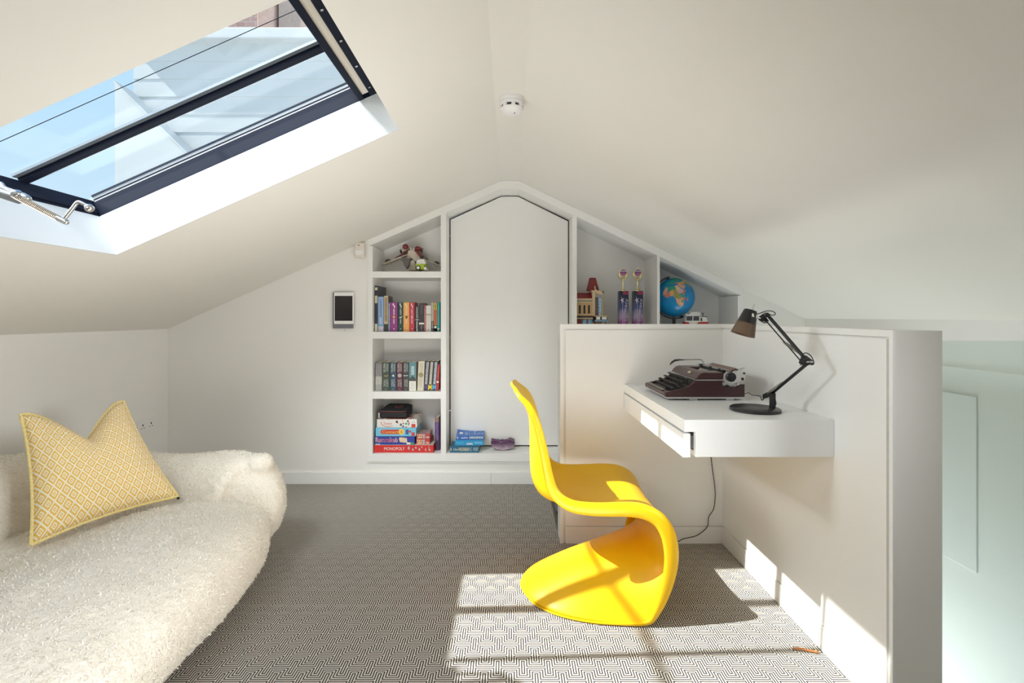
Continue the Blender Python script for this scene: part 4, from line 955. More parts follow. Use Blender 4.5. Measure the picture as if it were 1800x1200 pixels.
# ---------------------------------------------------------------- bottom bay: games
def gamebox(name, px0, px1, pyt, pyb, Yf, depth, col, label, lidline=None, top=None, rz=0.0):
    s = F / Yf; x0, x1 = (px0 - 897) / s, (px1 - 897) / s; z0, z1 = CAM_Z - (pyb - 556) / s, CAM_Z - (pyt - 556) / s
    r = thing(name, (x0, Yf, z0), label, 'game box', 'board games in the bottom bay', rot=(0, 0, R(rz)))
    w, h = x1 - x0, z1 - z0
    MB().box(.001, w - .001, .001, depth - .001, 0, h - .002).build('tray', cover_mat(tuple(v * .8 for v in col)), r, local=True)
    MB().box(0, w, 0, depth, h * .06, h).build('lid', cover_mat(col), r, local=True, bevel=.0008)
    if top: MB().box(.003, w - .003, .003, depth - .003, h - .0002, h + .0004).build('lid_print', top, r, local=True)
    return r, w, h
RED = (.62, .035, .03)
zt = ZS
r, w, h = gamebox('game_box', 656.5, 761, 781.6, 794.6, 3.345, .25, RED, 'long red board game box at the bottom of the games pile', top=cover_mat((.62, .70, .58)))
r.location.z = ZS + .0005; r.location.x += .003; zt += h + .001
lettering('MONOPOLY', (w * .345, -.0008, h * .52), w * .345, h * .42, WHITEINK, r, local=True)
TOK = mat('token_grey', (.42, .44, .46), .4, var=.1); TOKD = mat('token_dark', (.10, .10, .11), .5)
for k, (fx, fz, sx, sz) in enumerate(((.585, .60, .035, .26), (.655, .40, .030, .18), (.705, .66, .034, .16), (.765, .42, .028, .22), (.805, .74, .03, .10), (.87, .38, .022, .22), (.925, .70, .012, .26), (.935, .36, .035, .14))):
    x, z = fx * w, fz * h; a, c = sx * w * .5, sz * h
    MB().prism([(x - a, -.0007, z - c * .5), (x + a * .7, -.0007, z - c), (x + a, -.0007, z + c * .2), (x + a * .2, -.0007, z + c), (x - a * .8, -.0007, z + c * .6)], (0, .001, 0)).build('token_print', TOK, r, local=True)
r, w, h = gamebox('game_box', 659, 728.6, 766.2, 781, 3.355, .19, (.035, .06, .34), 'dark blue board game box second from the bottom of the games pile')
r.location.z = zt; zt += h + .001
RUM = mat('rummy_red', (.62, .06, .05), .5, var=0)
lettering('Rummikub', (w * .30, -.0012, h * .58), w * .55, h * .58, WHITEINK, r, local=True)
lettering('Rummikub', (w * .30, -.0018, h * .58), w * .53, h * .50, RUM, r, local=True, name='lettering')
for k in range(3):
    M = Matrix.Translation((w * (.66 + .055 * k), -.001 - .0003 * k, h * (.60 - .04 * k))) @ Matrix.Rotation(R(-14 + 4 * k), 4, 'Y')
    MB().box(-.012, .012, -.0003, .0003, -.016, .016, M).build('card_print', mat('card_cream', (.74, .60, .38), .5, var=.15, scale=90), r, local=True)
MB().box(w * .80, w * .90, -.0008, .0004, h * .05, h * .26).build('label_print', WHITEINK, r, local=True)
MB().box(w * .90, w * .985, -.0008, .0004, h * .05, h * .26).build('label_print', cover_mat((.08, .34, .10)), r, local=True)
MB().box(w * .015, w * .13, -.0008, .0004, h * .03, h * .10).build('label_print', WHITEINK, r, local=True)
r, w, h = gamebox('game_box', 660.5, 731.4, 751.2, 766.2, 3.350, .21, (.20, .56, .74), 'sky-blue board game box third from the bottom of the games pile')
r.location.z = zt; zt += h + .001
b = MB(); hh = h * .27; x0, x1 = w * .12, w * .60; zc = h * .52
pts = [(x0 + hh - hh * math.sin(a), -.0006, zc + hh * math.cos(a)) for a in [math.pi * k / 8 for k in range(9)]] + [(x1, -.0006, zc - hh), (x1, -.0006, zc + hh)]
b.prism(pts, (0, .001, 0)).build('logo_band', RUM, r, local=True)
YEL = mat('logo_yellow', (.86, .60, .10), .5, var=0)
lettering('Connect', (w * .36, -.0014, zc), w * .40, h * .34, YEL, r, local=True)
MB().cyl((w * .635, -.0010, zc + .001), (w * .635, .0002, zc + .001), h * .34, n=24).build('logo_disc', YEL, r, local=True)
lettering('4', (w * .635, -.0018, zc + .001), w * .045, h * .36, RUM, r, local=True)
MB().box(w * .74, w * .815, -.0008, .0002, h * .22, h * .80).build('board_print', cover_mat((.06, .12, .36)), r, local=True)
MB().cyl((w * .85, -.0008, h * .55), (w * .85, .0002, h * .55), h * .14, n=16).build('counter_print', RUM, r, local=True)
MB().box(w * .885, w * .965, -.0008, .0002, h * .05, h * .46).build('label_print', RUM, r, local=True)
r, w, h = gamebox('game_box', 662.5, 732.8, 736.8, 751.2, 3.350, .215, (.78, .77, .73), 'white board game box with red swirl, topmost in the games pile', top=print_mat((.45, .12, .10), (.66, .64, .58), 'twist_lid', 40))
r.location.z = zt; zt += h + .0016
lettering('Twister', (w * .27, -.0010, h * .52), w * .21, h * .36, RUM, r, local=True)
b = MB(); arc = [Vector((w * .27 + w * .165 * math.cos(a), -.0006, h * .62 + h * .50 * math.sin(a))) for a in [math.pi * (0.93 + .85 * k / 14) for k in range(15)]]
b.tube(arc, [.0022 - .0012 * k / 14 for k in range(15)], 5).build('swirl_print', RUM, r, local=True)
rnd = random.Random(3)
for k, (fx, fz, sz, c) in enumerate(((.50, .72, .17, (.10, .03, .03)), (.515, .60, .10, (.5, .05, .05)), (.60, .34, .16, (.12, .14, .16)), (.64, .84, .10, (.70, .50, .12)), (.66, .50, .10, (.55, .05, .05)), (.655, .16, .15, (.16, .24, .36)), (.73, .50, .17, (.05, .38, .28)), (.775, .78, .14, (.12, .02, .04)), (.80, .55, .10, (.60, .12, .14)), (.79, .36, .10, (.05, .30, .16)), (.73, .08, .10, (.5, .08, .08)), (.50, .28, .09, (.50, .66, .78)))):
    x, z, c_ = w * fx, h * fz, h * sz
    MB().prism([(x + c_ * rr_ * math.cos(a), -.0007, z + c_ * rr_ * math.sin(a)) for a, rr_ in [(2 * math.pi * q / 6 + k, .7 + .5 * rnd.random()) for q in range(6)]], (0, .0009, 0)).build('figure_print', cover_mat(c), r, local=True)
MB().box(w * .865, w * .965, -.0008, .0002, h * .02, h * .45).build('label_print', RUM, r, local=True)
lettering('2-4', (w * .915, -.0010, h * .68), w * .08, h * .18, TOKD, r, local=True)
ztop = zt
# pouch on the pile
FAB = mat('black_nylon', (.016, .015, .018), .7, var=.2, scale=250, bump=.3)
po = thing('zip_pouch', (-.80, 3.42, ztop), 'black zipped pouch with a round red emblem lying on the white game box', 'pouch')
s = F / 3.38; xa, xb = (667 - 897) / s, (717 - 897) / s
b = MB(); h1 = .066
ring = lambda z, g: [(xa + g, 3.375 + g, z), (xb - g - .006, 3.365 + g, z), (xb - g, 3.55 - g, z + (.012 if z > ztop + .03 else 0)), (xa + g + .01, 3.56 - g, z + (.012 if z > ztop + .03 else 0))]
b.rings([[Vector(p) for p in ring(ztop + .001, .012)], [Vector(p) for p in ring(ztop + .010, .002)], [Vector(p) for p in ring(ztop + h1 * .62, 0)]])
o = b.build('pouch_body', FAB, po, bevel=.008, seg=3, smooth=True)
b = MB(); b.rings([[Vector(p) for p in ring(ztop + h1 * .64, -.002)], [Vector(p) for p in ring(ztop + h1 * .80, .002)], [Vector(p) for p in ring(ztop + h1, .03)]])
b.build('pouch_flap', FAB, po, bevel=.007, seg=3, smooth=True)
STI = mat('red_stitching', (.30, .07, .06), .7)
MB().tube([Vector((xa + .004, 3.374, ztop + h1 * .74)), Vector(((xa + xb) / 2, 3.370, ztop + h1 * .70)), Vector((xb - .012, 3.366, ztop + h1 * .74))], .0018, 6).build('zip_line', STI, po, smooth=True)
MB().lathe(((xa + xb) / 2 + .02, 3.455, ztop + h1 + .0045), [(.030, 0), (.030, .002), (.024, .003), (.001, .003)], 24, (0, -.06, 1)).build('emblem', STI, po)
MB().lathe(((xa + xb) / 2 + .02, 3.455, ztop + h1 + .0077), [(.021, 0), (.001, .0006)], 24, (0, -.06, 1)).build('emblem_centre', FAB, po)
MB().box(xa - .004, xa + .006, 3.362, 3.367, ztop + .004, ztop + .040).build('zip_pull', SILVER, po, bevel=.001)
# two small card boxes on the red game box
zc = ZS + .0505
for k in range(2):
    r = thing('card_box', (-.655, 3.372, zc), ('small red card-game box under its twin beside the blue game box', 'small red card-game box lying on its twin beside the blue game box')[k], 'game box', 'small card boxes', rot=(0, 0, R(-3 + 4 * k)))
    w, h = .094, .036
    MB().box(0, w, 0, .13, 0, h).build('carton', cover_mat((.52, .06, .05)), r, local=True, bevel=.0008)
    MB().box(.002, w * .45, -.0006, .0004, h * .10, h * .9).build('card_print', print_mat((.55, .10, .08), (.74, .62, .38), 'cardb', 90), r, local=True)
    MB().box(w * .48, w * .64, -.0006, .0004, h * .10, h * .9).build('card_print', print_mat((.30, .32, .42), (.72, .68, .60), 'cardc', 90), r, local=True)
    MB().box(w * .70, w * .97, -.0006, .0004, h * .2, h * .5).build('card_print', print_mat((.8, .75, .7), (.45, .03, .03), 'cardd', 120), r, local=True)
    MB().box(.004, w - .004, .006, .124, h - .0003, h + .0005).build('lid_print', print_mat((.40, .30, .30), (.62, .48, .42), 'carde', 45), r, local=True)
    zc += h + .001
book(766, 773.2, 734, ZS, 3.40, .15, (.10, .03, .16), 'purple paperback standing behind the games against the upright', 'books in the bottom bay', lean=-2.0, deco=(('band', .86, 1, (.30, .18, .12)), ('band', 0, .38, (.05, .02, .06)), ('print', .3, .85, (.3, .2, .4), .3, .7)))
book(761.5, 764.8, 782, ZS, 3.50, .10, (.14, .02, .05), 'thin dark red booklet tucked behind the end of the red game box', 'books in the bottom bay')

# ---------------------------------------------------------------- door sill: flat books and geode
def flatbook(px0, px1, pyb, pyt, Yf, depth, col, label, zb, rz=0, curl=0.0, spine=()):
    s = F / Yf; x0, x1 = (px0 - 897) / s, (px1 - 897) / s; w = x1 - x0; h = (pyb - pyt) / s
    r = thing('book', (x0, Yf, zb), label, 'book', 'books lying on the door sill', rot=(0, 0, R(rz)))
    cm = cover_mat(col); t = .0016; n = 12
    def lift(i, j): return curl * max(0, (j / n)) ** 2 * (1 - i / n) ** 1.5
    b = MB()
    b.prism([(0, 0, 0), (w, 0, 0), (w, depth, 0), (0, depth, 0)], (0, 0, t)); b.prism([(0, 0, t), (w, 0, t), (w, t, t), (0, t, t)], (0, 0, h - 2 * t)); b.build('cover', cm, r, local=True)
    top = []
    for zz in (h - t, h):
        for i in range(n + 1):
            for j in range(n + 1): top.append((w * i / n, depth * j / n, zz + lift(i, j) + .004 * math.sin(math.pi * i / n) * (curl > 0) * -1 * (j / n)))
    m = (n + 1) ** 2; fs = []
    for i in range(n):
        for j in range(n):
            a = i * (n + 1) + j; fs.append((a, a + 1, a + n + 2, a + n + 1)); fs.append((m + a, m + a + n + 1, m + a + n + 2, m + a + 1))
    for i in range(n):
        for a, c in (((i) * (n + 1), (i + 1) * (n + 1)), ((i + 1) * (n + 1) + n, i * (n + 1) + n), (n * (n + 1) + i, n * (n + 1) + i + 1), (i + 1, i)): fs.append((a, c, c + m, a + m))
    b = MB(); b._faces(top, fs); b.build('front_cover', cm, r, local=True)
    MB().box(.0005, w - .004, t, depth - .003, t, h - t).build('pages', PAGES if curl == 0 else mat('white_pages', (.74, .74, .70), .9, var=.1, scale=300), r, local=True)
    for d in spine:
        if d[0] == 'print': MB().box(d[1] * w, d[2] * w, -.0008, .0004, d[3] * h, d[4] * h).build('title_print', print_mat(d[5], col, 'f%d%d%d_%d' % (tuple(int(v * 99) for v in d[5]) + (int(col[2] * 999),)), 170), r, local=True)
        elif d[0] == 'text': lettering(d[1], (d[2] * w, -.0012, d[3] * h), d[4] * w, d[5] * h, cover_mat(d[6]), r, local=True)
        elif d[0] == 'top': MB().box(d[1] * w, d[2] * w, d[3] * depth, d[4] * depth, h + .0002, h + .0009).build('cover_print', d[5], r, local=True)
    return r, w, h
zb = ZS + .0005
r, w, h = flatbook(790.8, 841.8, 797.6, 786, 3.345, .13, (.02, .12, .20), 'dark teal paperback lying flat at the bottom of the sill stack', zb, spine=(('text', "A Short", .20, .48, .17, .34, W_), ('print', .30, .68, .25, .75, (.55, .50, .36)), ('print', .80, .97, .25, .75, (.30, .42, .48)), ('print', .02, .055, .3, .7, W_), ('text', 'C', .73, .50, .05, .5, (.6, .66, .7)))); zb += h + .001
r, w, h = flatbook(800, 850.2, 786, 776.6, 3.350, .13, (.02, .30, .58), 'bright azure paperback in the middle of the sill stack', zb, rz=1.5, spine=(('print', .40, .62, .12, .5, W_), ('print', .68, .95, .3, .7, (.25, .55, .75)), ('print', .04, .30, .3, .7, (.08, .42, .66)))); zb += h + .001
r, w, h = flatbook(802, 851.6, 776.6, 769.2, 3.352, .145, (.025, .13, .45), 'royal blue paperback with a curling cover on top of the sill stack', zb, rz=3, curl=.012, spine=(('print', .46, .96, .25, .8, (.62, .70, .55)), ('print', .18, .40, .35, .65, W_), ('print', .03, .07, .3, .75, W_)))
b = MB().box(.10 * w, .22 * w, .34 * .145, .60 * .145, h + .001, h + .004); b.build('sticker', WHITEINK, r, local=True)
PB = print_mat((.22, .34, .62), (.03, .14, .46), 'bluecover', 60)
for x0, x1 in ((.30, .40), (.46, .56), (.62, .84), (.88, .95)): MB().box(x0 * w, x1 * w, .22 * .145, .90 * .145, h - .003, h + .0012).build('cover_print', PB, r, local=True)

am = thing('amethyst_geode', P(884, 792, 3.41), 'purple amethyst crystal geode resting on the white door sill', 'geode')
am.location.z = ZS; reg(am, am.location)
rnd = random.Random(11)
xc, yc, zc = am.location.x, 3.43, ZS
def topz(a): return .060 + .006 * abs(a) ** 2 + (.013 if a > .3 else .004) * max(0, 1 - abs(abs(a) - .62) / .25)
def botz(a): return .050 * (1 - math.sqrt(max(0, 1 - abs(a) ** 2.2)))
N_ = 22
outl = [(-1 + 2 * k / N_) for k in range(N_ + 1)]
b = MB(); rr = []
for y, f in ((-.034, .93), (-.030, 1.0), (.0, .99), (.03, .86), (.045, .6)):
    ring = [Vector((xc + .085 * a * f, yc + y, zc + .001 + (botz(a) * f + (1 - f) * .03))) for a in outl]
    ring += [Vector((xc + .083 * a * f, yc + y, zc + topz(a) * (.35 + .65 * f) + .002 * rnd.random())) for a in outl[::-1]]
    rr.append(ring)
b.rings(rr).build('rock_shell', mat('geode_rock', (.24, .22, .23), .8, var=.35, scale=110), am)
def amethyst_mat():
    t = NT('amethyst'); tc = t.n('ShaderNodeTexCoord'); sp = t.n('ShaderNodeSeparateXYZ'); t.l(tc.outputs['Object'], sp.inputs[0])
    mr = t.n('ShaderNodeMapRange'); mr.inputs[1].default_value = .008; mr.inputs[2].default_value = .060; t.l(sp.outputs[2], mr.inputs[0])
    vo = t.n('ShaderNodeTexVoronoi'); vo.inputs['Scale'].default_value = 160; t.l(tc.outputs['Object'], vo.inputs['Vector'])
    c = t.mix(t.math('ADD', mr.outputs[0], t.math('MULTIPLY', t.math('SUBTRACT', vo.outputs['Distance'], .4), .6), clamp=True), (.62, .52, .60, 1), (.13, .05, .13, 1))
    t.principled(c, .14, spec=.6, Coat_Weight=.3); return t.m
AM = amethyst_mat()
b = MB()
for k in range(620):
    a = rnd.uniform(-.97, .97); v = rnd.uniform(.10, 1)
    z0 = botz(a); x = xc + .082 * a; z = zc + z0 + (topz(a) - z0) * v
    p = Vector((x, yc - .033, z)); d = Vector((rnd.uniform(-.5, .5), -1, rnd.uniform(-.1, .8) * (.4 + v))).normalized()
    r0 = rnd.uniform(.0030, .0052); L_ = rnd.uniform(.005, .010)
    b.rings([b.ring(p - d * .006, d, r0, 6), b.ring(p + d * L_ * .4, d, r0, 6), b.ring(p + d * L_, d, .0003, 6)])
for k in range(170):
    a = rnd.uniform(-.97, .97); x = xc + .082 * a; y = yc + rnd.uniform(-.034, .03)
    p = Vector((x, y, zc + topz(a) * .96)); d = Vector((rnd.uniform(-.4, .4), rnd.uniform(-.5, .3), 1)).normalized(); r0 = rnd.uniform(.0035, .0055); L_ = rnd.uniform(.006, .012)
    b.rings([b.ring(p - d * .004, d, r0, 6), b.ring(p + d * L_ * .4, d, r0, 6), b.ring(p + d * L_, d, .0003, 6)])
b.build('crystals', AM, am, kind='stuff')
# ================================================================ MODELS ON THE SHELVES
def px_(x, Y): return (x - 897) * Y / F
def pz_(y, Y): return CAM_Z - (y - 556) * Y / F
CREAM = mat('toy_cream', (.62, .54, .44), .4, var=.05); DRED = mat('toy_dark_red', (.19, .025, .025), .4, var=.05); TGREY = mat('toy_grey', (.11, .10, .09), .45, var=.08)
TDARK = mat('toy_black', (.02, .018, .018), .4); TWHITE = mat('toy_white', (.80, .79, .76), .35, var=.02); LIME = mat('toy_lime', (.36, .48, .02), .35, var=.03); TBROWN = mat('toy_brown_grey', (.17, .115, .095), .45, var=.08)
TGLASS = mat('toy_tinted_window', (.06, .065, .085), .12, var=.05)
Zt = 1.459; Ya = 3.47
def A(x, y, Y=Ya): return Vector((px_(x, Y), Y, pz_(y, Y)))
ac = thing('toy_aircraft', (A(718, 470).x, Ya, Zt), 'cream and dark red brick-built toy aircraft with drooping wings on the top shelf', 'toy')
def slab(name, pts, y0, y1, m, Y=Ya): return MB().prism([Vector((px_(x, Y), y0, pz_(y, Y))) for x, y in pts], (0, y1 - y0, 0)).build(name, m, ac, bevel=.0015)
slab('fuselage', [(717, 440), (724, 439), (729, 441), (737, 447), (741, 470), (735, 474.5), (719, 474.5), (714, 462)], 3.42, 3.50, CREAM)
slab('fuselage_panel', [(728, 440), (733, 440), (742, 449), (738, 452)], 3.41, 3.42, DRED)
slab('rear_hull', [(733, 434), (743, 449), (738, 456), (729, 446)], 3.425, 3.55, TBROWN)
slab('nose', [(709, 453), (723, 456), (721, 468), (717, 473), (712, 465)], 3.36, 3.42, TGREY)
slab('nose_gun', [(706, 457.5), (713, 458), (713, 460), (706, 458.5)], 3.38, 3.386, TDARK)
slab('cockpit', [(718, 455), (725, 454), (724, 459), (719, 460)], 3.40, 3.42, TGLASS)
slab('landing_ramp', [(723, 458), (729, 458), (731, 474.5), (715, 474.5), (719, 471)], 3.40, 3.42, CREAM)
MB().prism([A(715.5, 443), A(716, 445.5), A(673, 463), A(666, 463.5), A(668, 461.5)], (0, .05, 0)).build('wing', CREAM, ac, bevel=.001)
MB().prism([A(715, 436), A(716, 441), A(690, 452), A(700, 446)], (0, .04, 0)).build('wing_panel', DRED, ac, bevel=.001)
MB().prism([A(737, 443), A(741, 447), A(773, 466.5), A(773, 467.8), A(755, 459.5), A(740, 450)], (0, .05, 0)).build('wing', CREAM, ac, bevel=.001)
MB().prism([A(740, 446), A(744, 449), A(752, 455), A(748, 454.5)], (-.004, .05, 0)).build('wing_panel', TDARK, ac)
for x, y in ((677.5, 457), (764, 461)):
    c = A(x, y); MB().lathe(c + Vector((0, .025, -.004)), [(.024, 0), (.023, .006), (.019, .014), (.012, .020), (.001, .022)], 20, (0, -.25, 1)).build('turret', TGREY, ac, smooth=True)
    MB().lathe(c + Vector((.006, .02, -.012)), [(.020, 0), (.017, -.006), (.001, -.010)], 16, (.2, 0, 1)).build('turret_base', CREAM, ac, smooth=True)
for (x, y), (x2, y2) in (((702, 438), (715, 434)), ((727, 440), (738, 436))):
    MB().cyl(A(x, y) + Vector((0, .03, 0)), A(x2, y2) + Vector((0, .03, 0)), .013, .020, n=16).build('engine_pod', CREAM if x < 710 else TGREY, ac, smooth=True)
MB().lathe(A(701.5, 439) + Vector((0, .03, 0)), [(.012, 0), (.016, .004), (.014, .010)], 16, (-1, 0, -.3)).build('intake', TDARK, ac, smooth=True)
MB().ball(A(713, 434.5) + Vector((0, -.055, .004)), .0215, .02, .0195).build('engine_dome', DRED, ac)
MB().ball(A(733.5, 437.5) + Vector((.004, -.055, .004)), .0225, .02, .0165).build('engine_dome', DRED, ac)
MB().tube([A(716, 435), A(721, 433)], .0026, 8).build('cannon', TDARK, ac); MB().tube([A(736, 437), A(742, 434.8)], .0026, 8).build('cannon', TDARK, ac)
slab('roof_fin', [(719, 434), (721, 433), (724, 440), (722, 441)], 3.42, 3.45, CREAM); slab('roof_fin', [(725, 438), (732, 432), (734, 433), (727, 440)], 3.42, 3.45, CREAM)
MB().tube([A(716, 449.5), A(703, 450)], .003, 8).build('side_rod', TBROWN, ac)

ac.location.y += .055
Yv = 3.372
def V(x, y, Y=Yv): return Vector((px_(x, Y), Y, pz_(y, Y)))
vn = thing('toy_van', (V(739, 475).x, Yv + .03, Zt), 'small lime green and white toy camper van under the toy aircraft', 'toy')
def vslab(name, pts, y0, y1, m, bev=.003): return MB().prism([Vector((px_(x, Yv), y0, pz_(y, Yv))) for x, y in pts], (0, y1 - y0, 0)).build(name, m, vn, bevel=bev, seg=3)
vslab('lower_body', [(731, 463.5), (748, 463.5), (748.6, 473.5), (730.5, 473.5)], Yv, Yv + .075, LIME)
vslab('upper_body', [(733.5, 456.5), (746, 456.5), (748, 463.4), (731.3, 463.4)], Yv, Yv + .073, TWHITE)
vslab('window', [(735, 459), (746, 459), (746.6, 462), (734.6, 462)], Yv - .001, Yv + .002, mat('toy_pale_glass', (.62, .66, .66), .1, var=.02), 0)
vslab('roof', [(736.5, 454.6), (745, 454.6), (746, 456.6), (735, 456.6)], Yv + .01, Yv + .065, TWHITE)
vslab('bumper', [(745.5, 469), (749.6, 469.6), (749.6, 474.6), (745, 474.6)], Yv - .006, Yv + .068, TWHITE)
for yy in (Yv - .006, Yv + .064):
    w_ = MB(); c = V(735.3, 470.6); c.y = yy; MB().cyl(c, c + Vector((0, .016, 0)), .0165, n=24).build('wheel', TDARK, vn, smooth=True, bevel=.002)
    MB().cyl(c - Vector((0, .001, 0)), c + Vector((0, .017, 0)), .010, n=20).build('hub', SILVER, vn)
c = V(733, 462); MB().box(c.x - .012, c.x - .006, Yv - .004, Yv + .004, c.z - .004, c.z + .012).build('mirror', TDARK, vn)
c = V(747, 467); MB().box(c.x - .006, c.x + .001, Yv - .003, Yv + .003, c.z - .007, c.z + .005).build('lamp', TDARK, vn)

# cinema building ---------------------------------------------------
Yc = 3.42; Zr = ZRT
TAN = mat('toy_tan', (.56, .36, .17), .45, var=.05); TAN2 = mat('toy_light_tan', (.62, .46, .28), .45, var=.05); ROOF = mat('toy_roof_red', (.20, .018, .02), .4, var=.08, scale=120)
SBLUE = mat('toy_sand_blue', (.20, .33, .48), .4, var=.04); TYEL = mat('toy_yellow', (.62, .42, .04), .4)
ci = thing('toy_building', (px_(1030, Yc), Yc + .08, Zr), 'brick-built toy cinema with red roof and tapering red tower beside the door', 'toy')
def cb(name, x0, x1, y0, y1, d0, d1, m, bev=.001, kind=None): return MB().box(px_(x0, Yc), px_(x1, Yc), Yc + d0, Yc + d1, max(pz_(y1, Yc), Zr), pz_(y0, Yc)).build(name, m, ci, bevel=bev)
cb('facade', 1011.8, 1041, 527, 556, 0, .16, TAN)
for k in range(5):
    x = 1004 + 8 * k
    if x < 1011.8: continue
    xx = 1019 + 8 * (k - 2) 
for xc_ in (1019.2, 1027.2, 1035.2):
    a = [(xc_ - 1.7, 551), (xc_ - 1.7, 538)] + [(xc_ - 1.7 * math.cos(t), 538 - 2.6 * math.sin(t)) for t in [math.pi * q / 6 for q in range(1, 6)]] + [(xc_ + 1.7, 538), (xc_ + 1.7, 551)]
    MB().prism([Vector((px_(x, Yc), Yc - .002, pz_(y, Yc))) for x, y in a], (0, .004, 0)).build('arched_window', TDARK, ci)
    o_ = [(xc_ - 2.6 * math.cos(t), 538 - 3.8 * math.sin(t)) for t in [math.pi * q / 8 for q in range(9)]]; i_ = [(xc_ - 1.8 * math.cos(t), 538 - 2.8 * math.sin(t)) for t in [math.pi * q / 8 for q in range(8, -1, -1)]]
    MB().prism([Vector((px_(x, Yc), Yc - .004, pz_(y, Yc))) for x, y in o_ + i_], (0, .005, 0)).build('window_arch', TAN2, ci)
cb('cornice', 1011.8, 1042, 524.5, 527.5, -.008, .16, TAN2); cb('frieze', 1011.8, 1041.5, 527.5, 530, -.003, .0, mat('toy_sand_green', (.25, .30, .24), .45)); cb('cornice', 1011.8, 1042.5, 530, 532, -.006, .0, TAN2)
cb('ledge', 1011.8, 1042.5, 551.5, 554, -.008, .0, TAN2); cb('canopy_band', 1011.8, 1045, 555.5, 558, -.012, .12, TDARK); cb('ledge', 1011.8, 1042, 558, 560.5, -.008, .12, TAN2)
cb('ground_floor', 1011.8, 1042, 560.5, 575, .01, .16, mat('toy_brown', (.20, .11, .07), .45)); cb('shop_window', 1024, 1031, 561.5, 575, -.002, .01, SBLUE); cb('shop_window', 1033.5, 1040.5, 561.5, 575, -.002, .01, SBLUE); cb('shop_door', 1012, 1021, 561.5, 575, -.002, .01, ROOF)
MB().prism([Vector((px_(1011.8, Yc), Yc - .004, pz_(524.5, Yc))), Vector((px_(1011.8, Yc), Yc + .05, pz_(514, Yc))), Vector((px_(1011.8, Yc), Yc + .16, pz_(514, Yc))), Vector((px_(1011.8, Yc), Yc + .16, pz_(524.5, Yc)))], (px_(1041, Yc) - px_(1011.8, Yc), 0, 0)).build('main_roof', ROOF, ci, bevel=.0015)
cb('corner_pier', 1041, 1046, 512, 556, -.004, .14, TAN2); cb('pier_shaft', 1046, 1051, 522, 556, .006, .12, TBROWN); cb('pier_cap', 1039.5, 1055, 510.3, 512.6, -.006, .14, TAN2)
# tower roof
tw_ = MB(); yb_, yt_ = Yc + .065, Yc + .065
q0 = [Vector((px_(1034.5, Yc), Yc + .02, pz_(510.3, Yc))), Vector((px_(1054.5, Yc), Yc + .02, pz_(510.3, Yc))), Vector((px_(1054.5, Yc), Yc + .11, pz_(510.3, Yc))), Vector((px_(1034.5, Yc), Yc + .11, pz_(510.3, Yc)))]
q1 = [Vector((px_(1038.8, Yc), Yc + .045, pz_(487, Yc))), Vector((px_(1049.2, Yc), Yc + .045, pz_(487, Yc))), Vector((px_(1049.2, Yc), Yc + .085, pz_(487, Yc))), Vector((px_(1038.8, Yc), Yc + .085, pz_(487, Yc)))]
tw_.rings([q0, q1]).build('tower_roof', ROOF, ci, bevel=.0015)
hb_ = [(1044.5, 503), (1047, 503), (1048.5, 510), (1057, 513), (1059.5, 511.5), (1060.5, 512.5), (1058, 519), (1052, 517.5), (1045, 512.5)]
MB().prism([Vector((px_(x, Yc), Yc - .012, pz_(y, Yc))) for x, y in hb_], (0, .016, 0)).build('roof_ornament', TAN2, ci, bevel=.001)
for (x, y) in ((1047.2, 506), (1059.6, 513.5)): MB().box(px_(x - .8, Yc), px_(x + .8, Yc), Yc - .014, Yc - .011, pz_(y + 2.4, Yc), pz_(y - 2.4, Yc)).build('ornament_detail', TDARK, ci)
cb('vertical_sign', 1051, 1057.4, 523, 555, -.016, .02, SBLUE); cb('sign_edge', 1057.4, 1059, 522, 555, -.014, .022, TYEL)
lettering('PALACE', ((px_(1051, Yc) + px_(1057.4, Yc)) / 2, Yc - .0168, pz_(539, Yc)), .118, .013, TWHITE, ci, turn=R(90))
cb('marquee', 1045, 1066.5, 556, 562, -.030, .06, TDARK); cb('marquee_top', 1044.5, 1067, 554.6, 556.4, -.032, .06, TAN2); cb('marquee_base', 1045, 1066, 562, 565, -.028, .06, SBLUE)
cb('marquee_panel', 1047, 1053.6, 556.8, 561.4, -.0315, -.029, TWHITE); cb('marquee_panel', 1056.5, 1065, 556.8, 561.4, -.0315, -.029, TWHITE)
cb('ticket_booth', 1046, 1058, 565, 576, -.01, .05, mat('toy_brown', (.2, .11, .07), .45)); cb('marquee_post', 1063, 1064.2, 565, 576, -.02, -.015, TDARK)

# trophies -----------------------------------------------------------
def trophy_mat():
    t = NT('trophy_column_print'); tc = t.n('ShaderNodeTexCoord'); sp = t.n('ShaderNodeSeparateXYZ'); t.l(tc.outputs['Object'], sp.inputs[0])
    cr = t.n('ShaderNodeValToRGB'); mr = t.n('ShaderNodeMapRange'); mr.inputs[1].default_value = 0; mr.inputs[2].default_value = .27; t.l(sp.outputs[2], mr.inputs[0])
    nz = t.noise(22, 1); t.l(t.math('ADD', mr.outputs[0], t.math('MULTIPLY', t.math('SUBTRACT', nz, .5), .3)), cr.inputs[0])
    el = cr.color_ramp.elements; el[0].position = 0; el[0].color = (.20, .03, .17, 1); el[1].position = 1; el[1].color = (.015, .02, .04, 1)
    for p_, c_ in ((.16, (.26, .06, .24, 1)), (.36, (.34, .28, .42, 1)), (.55, (.06, .09, .24, 1)), (.78, (.02, .035, .09, 1))): x = el.new(p_); x.color = c_
    t.principled(cr.outputs[0], .3); return t.m
TCOL = trophy_mat(); LILAC = mat('lilac_print', (.62, .52, .66), .4); MAG = mat('magenta_print', (.30, .03, .09), .4)
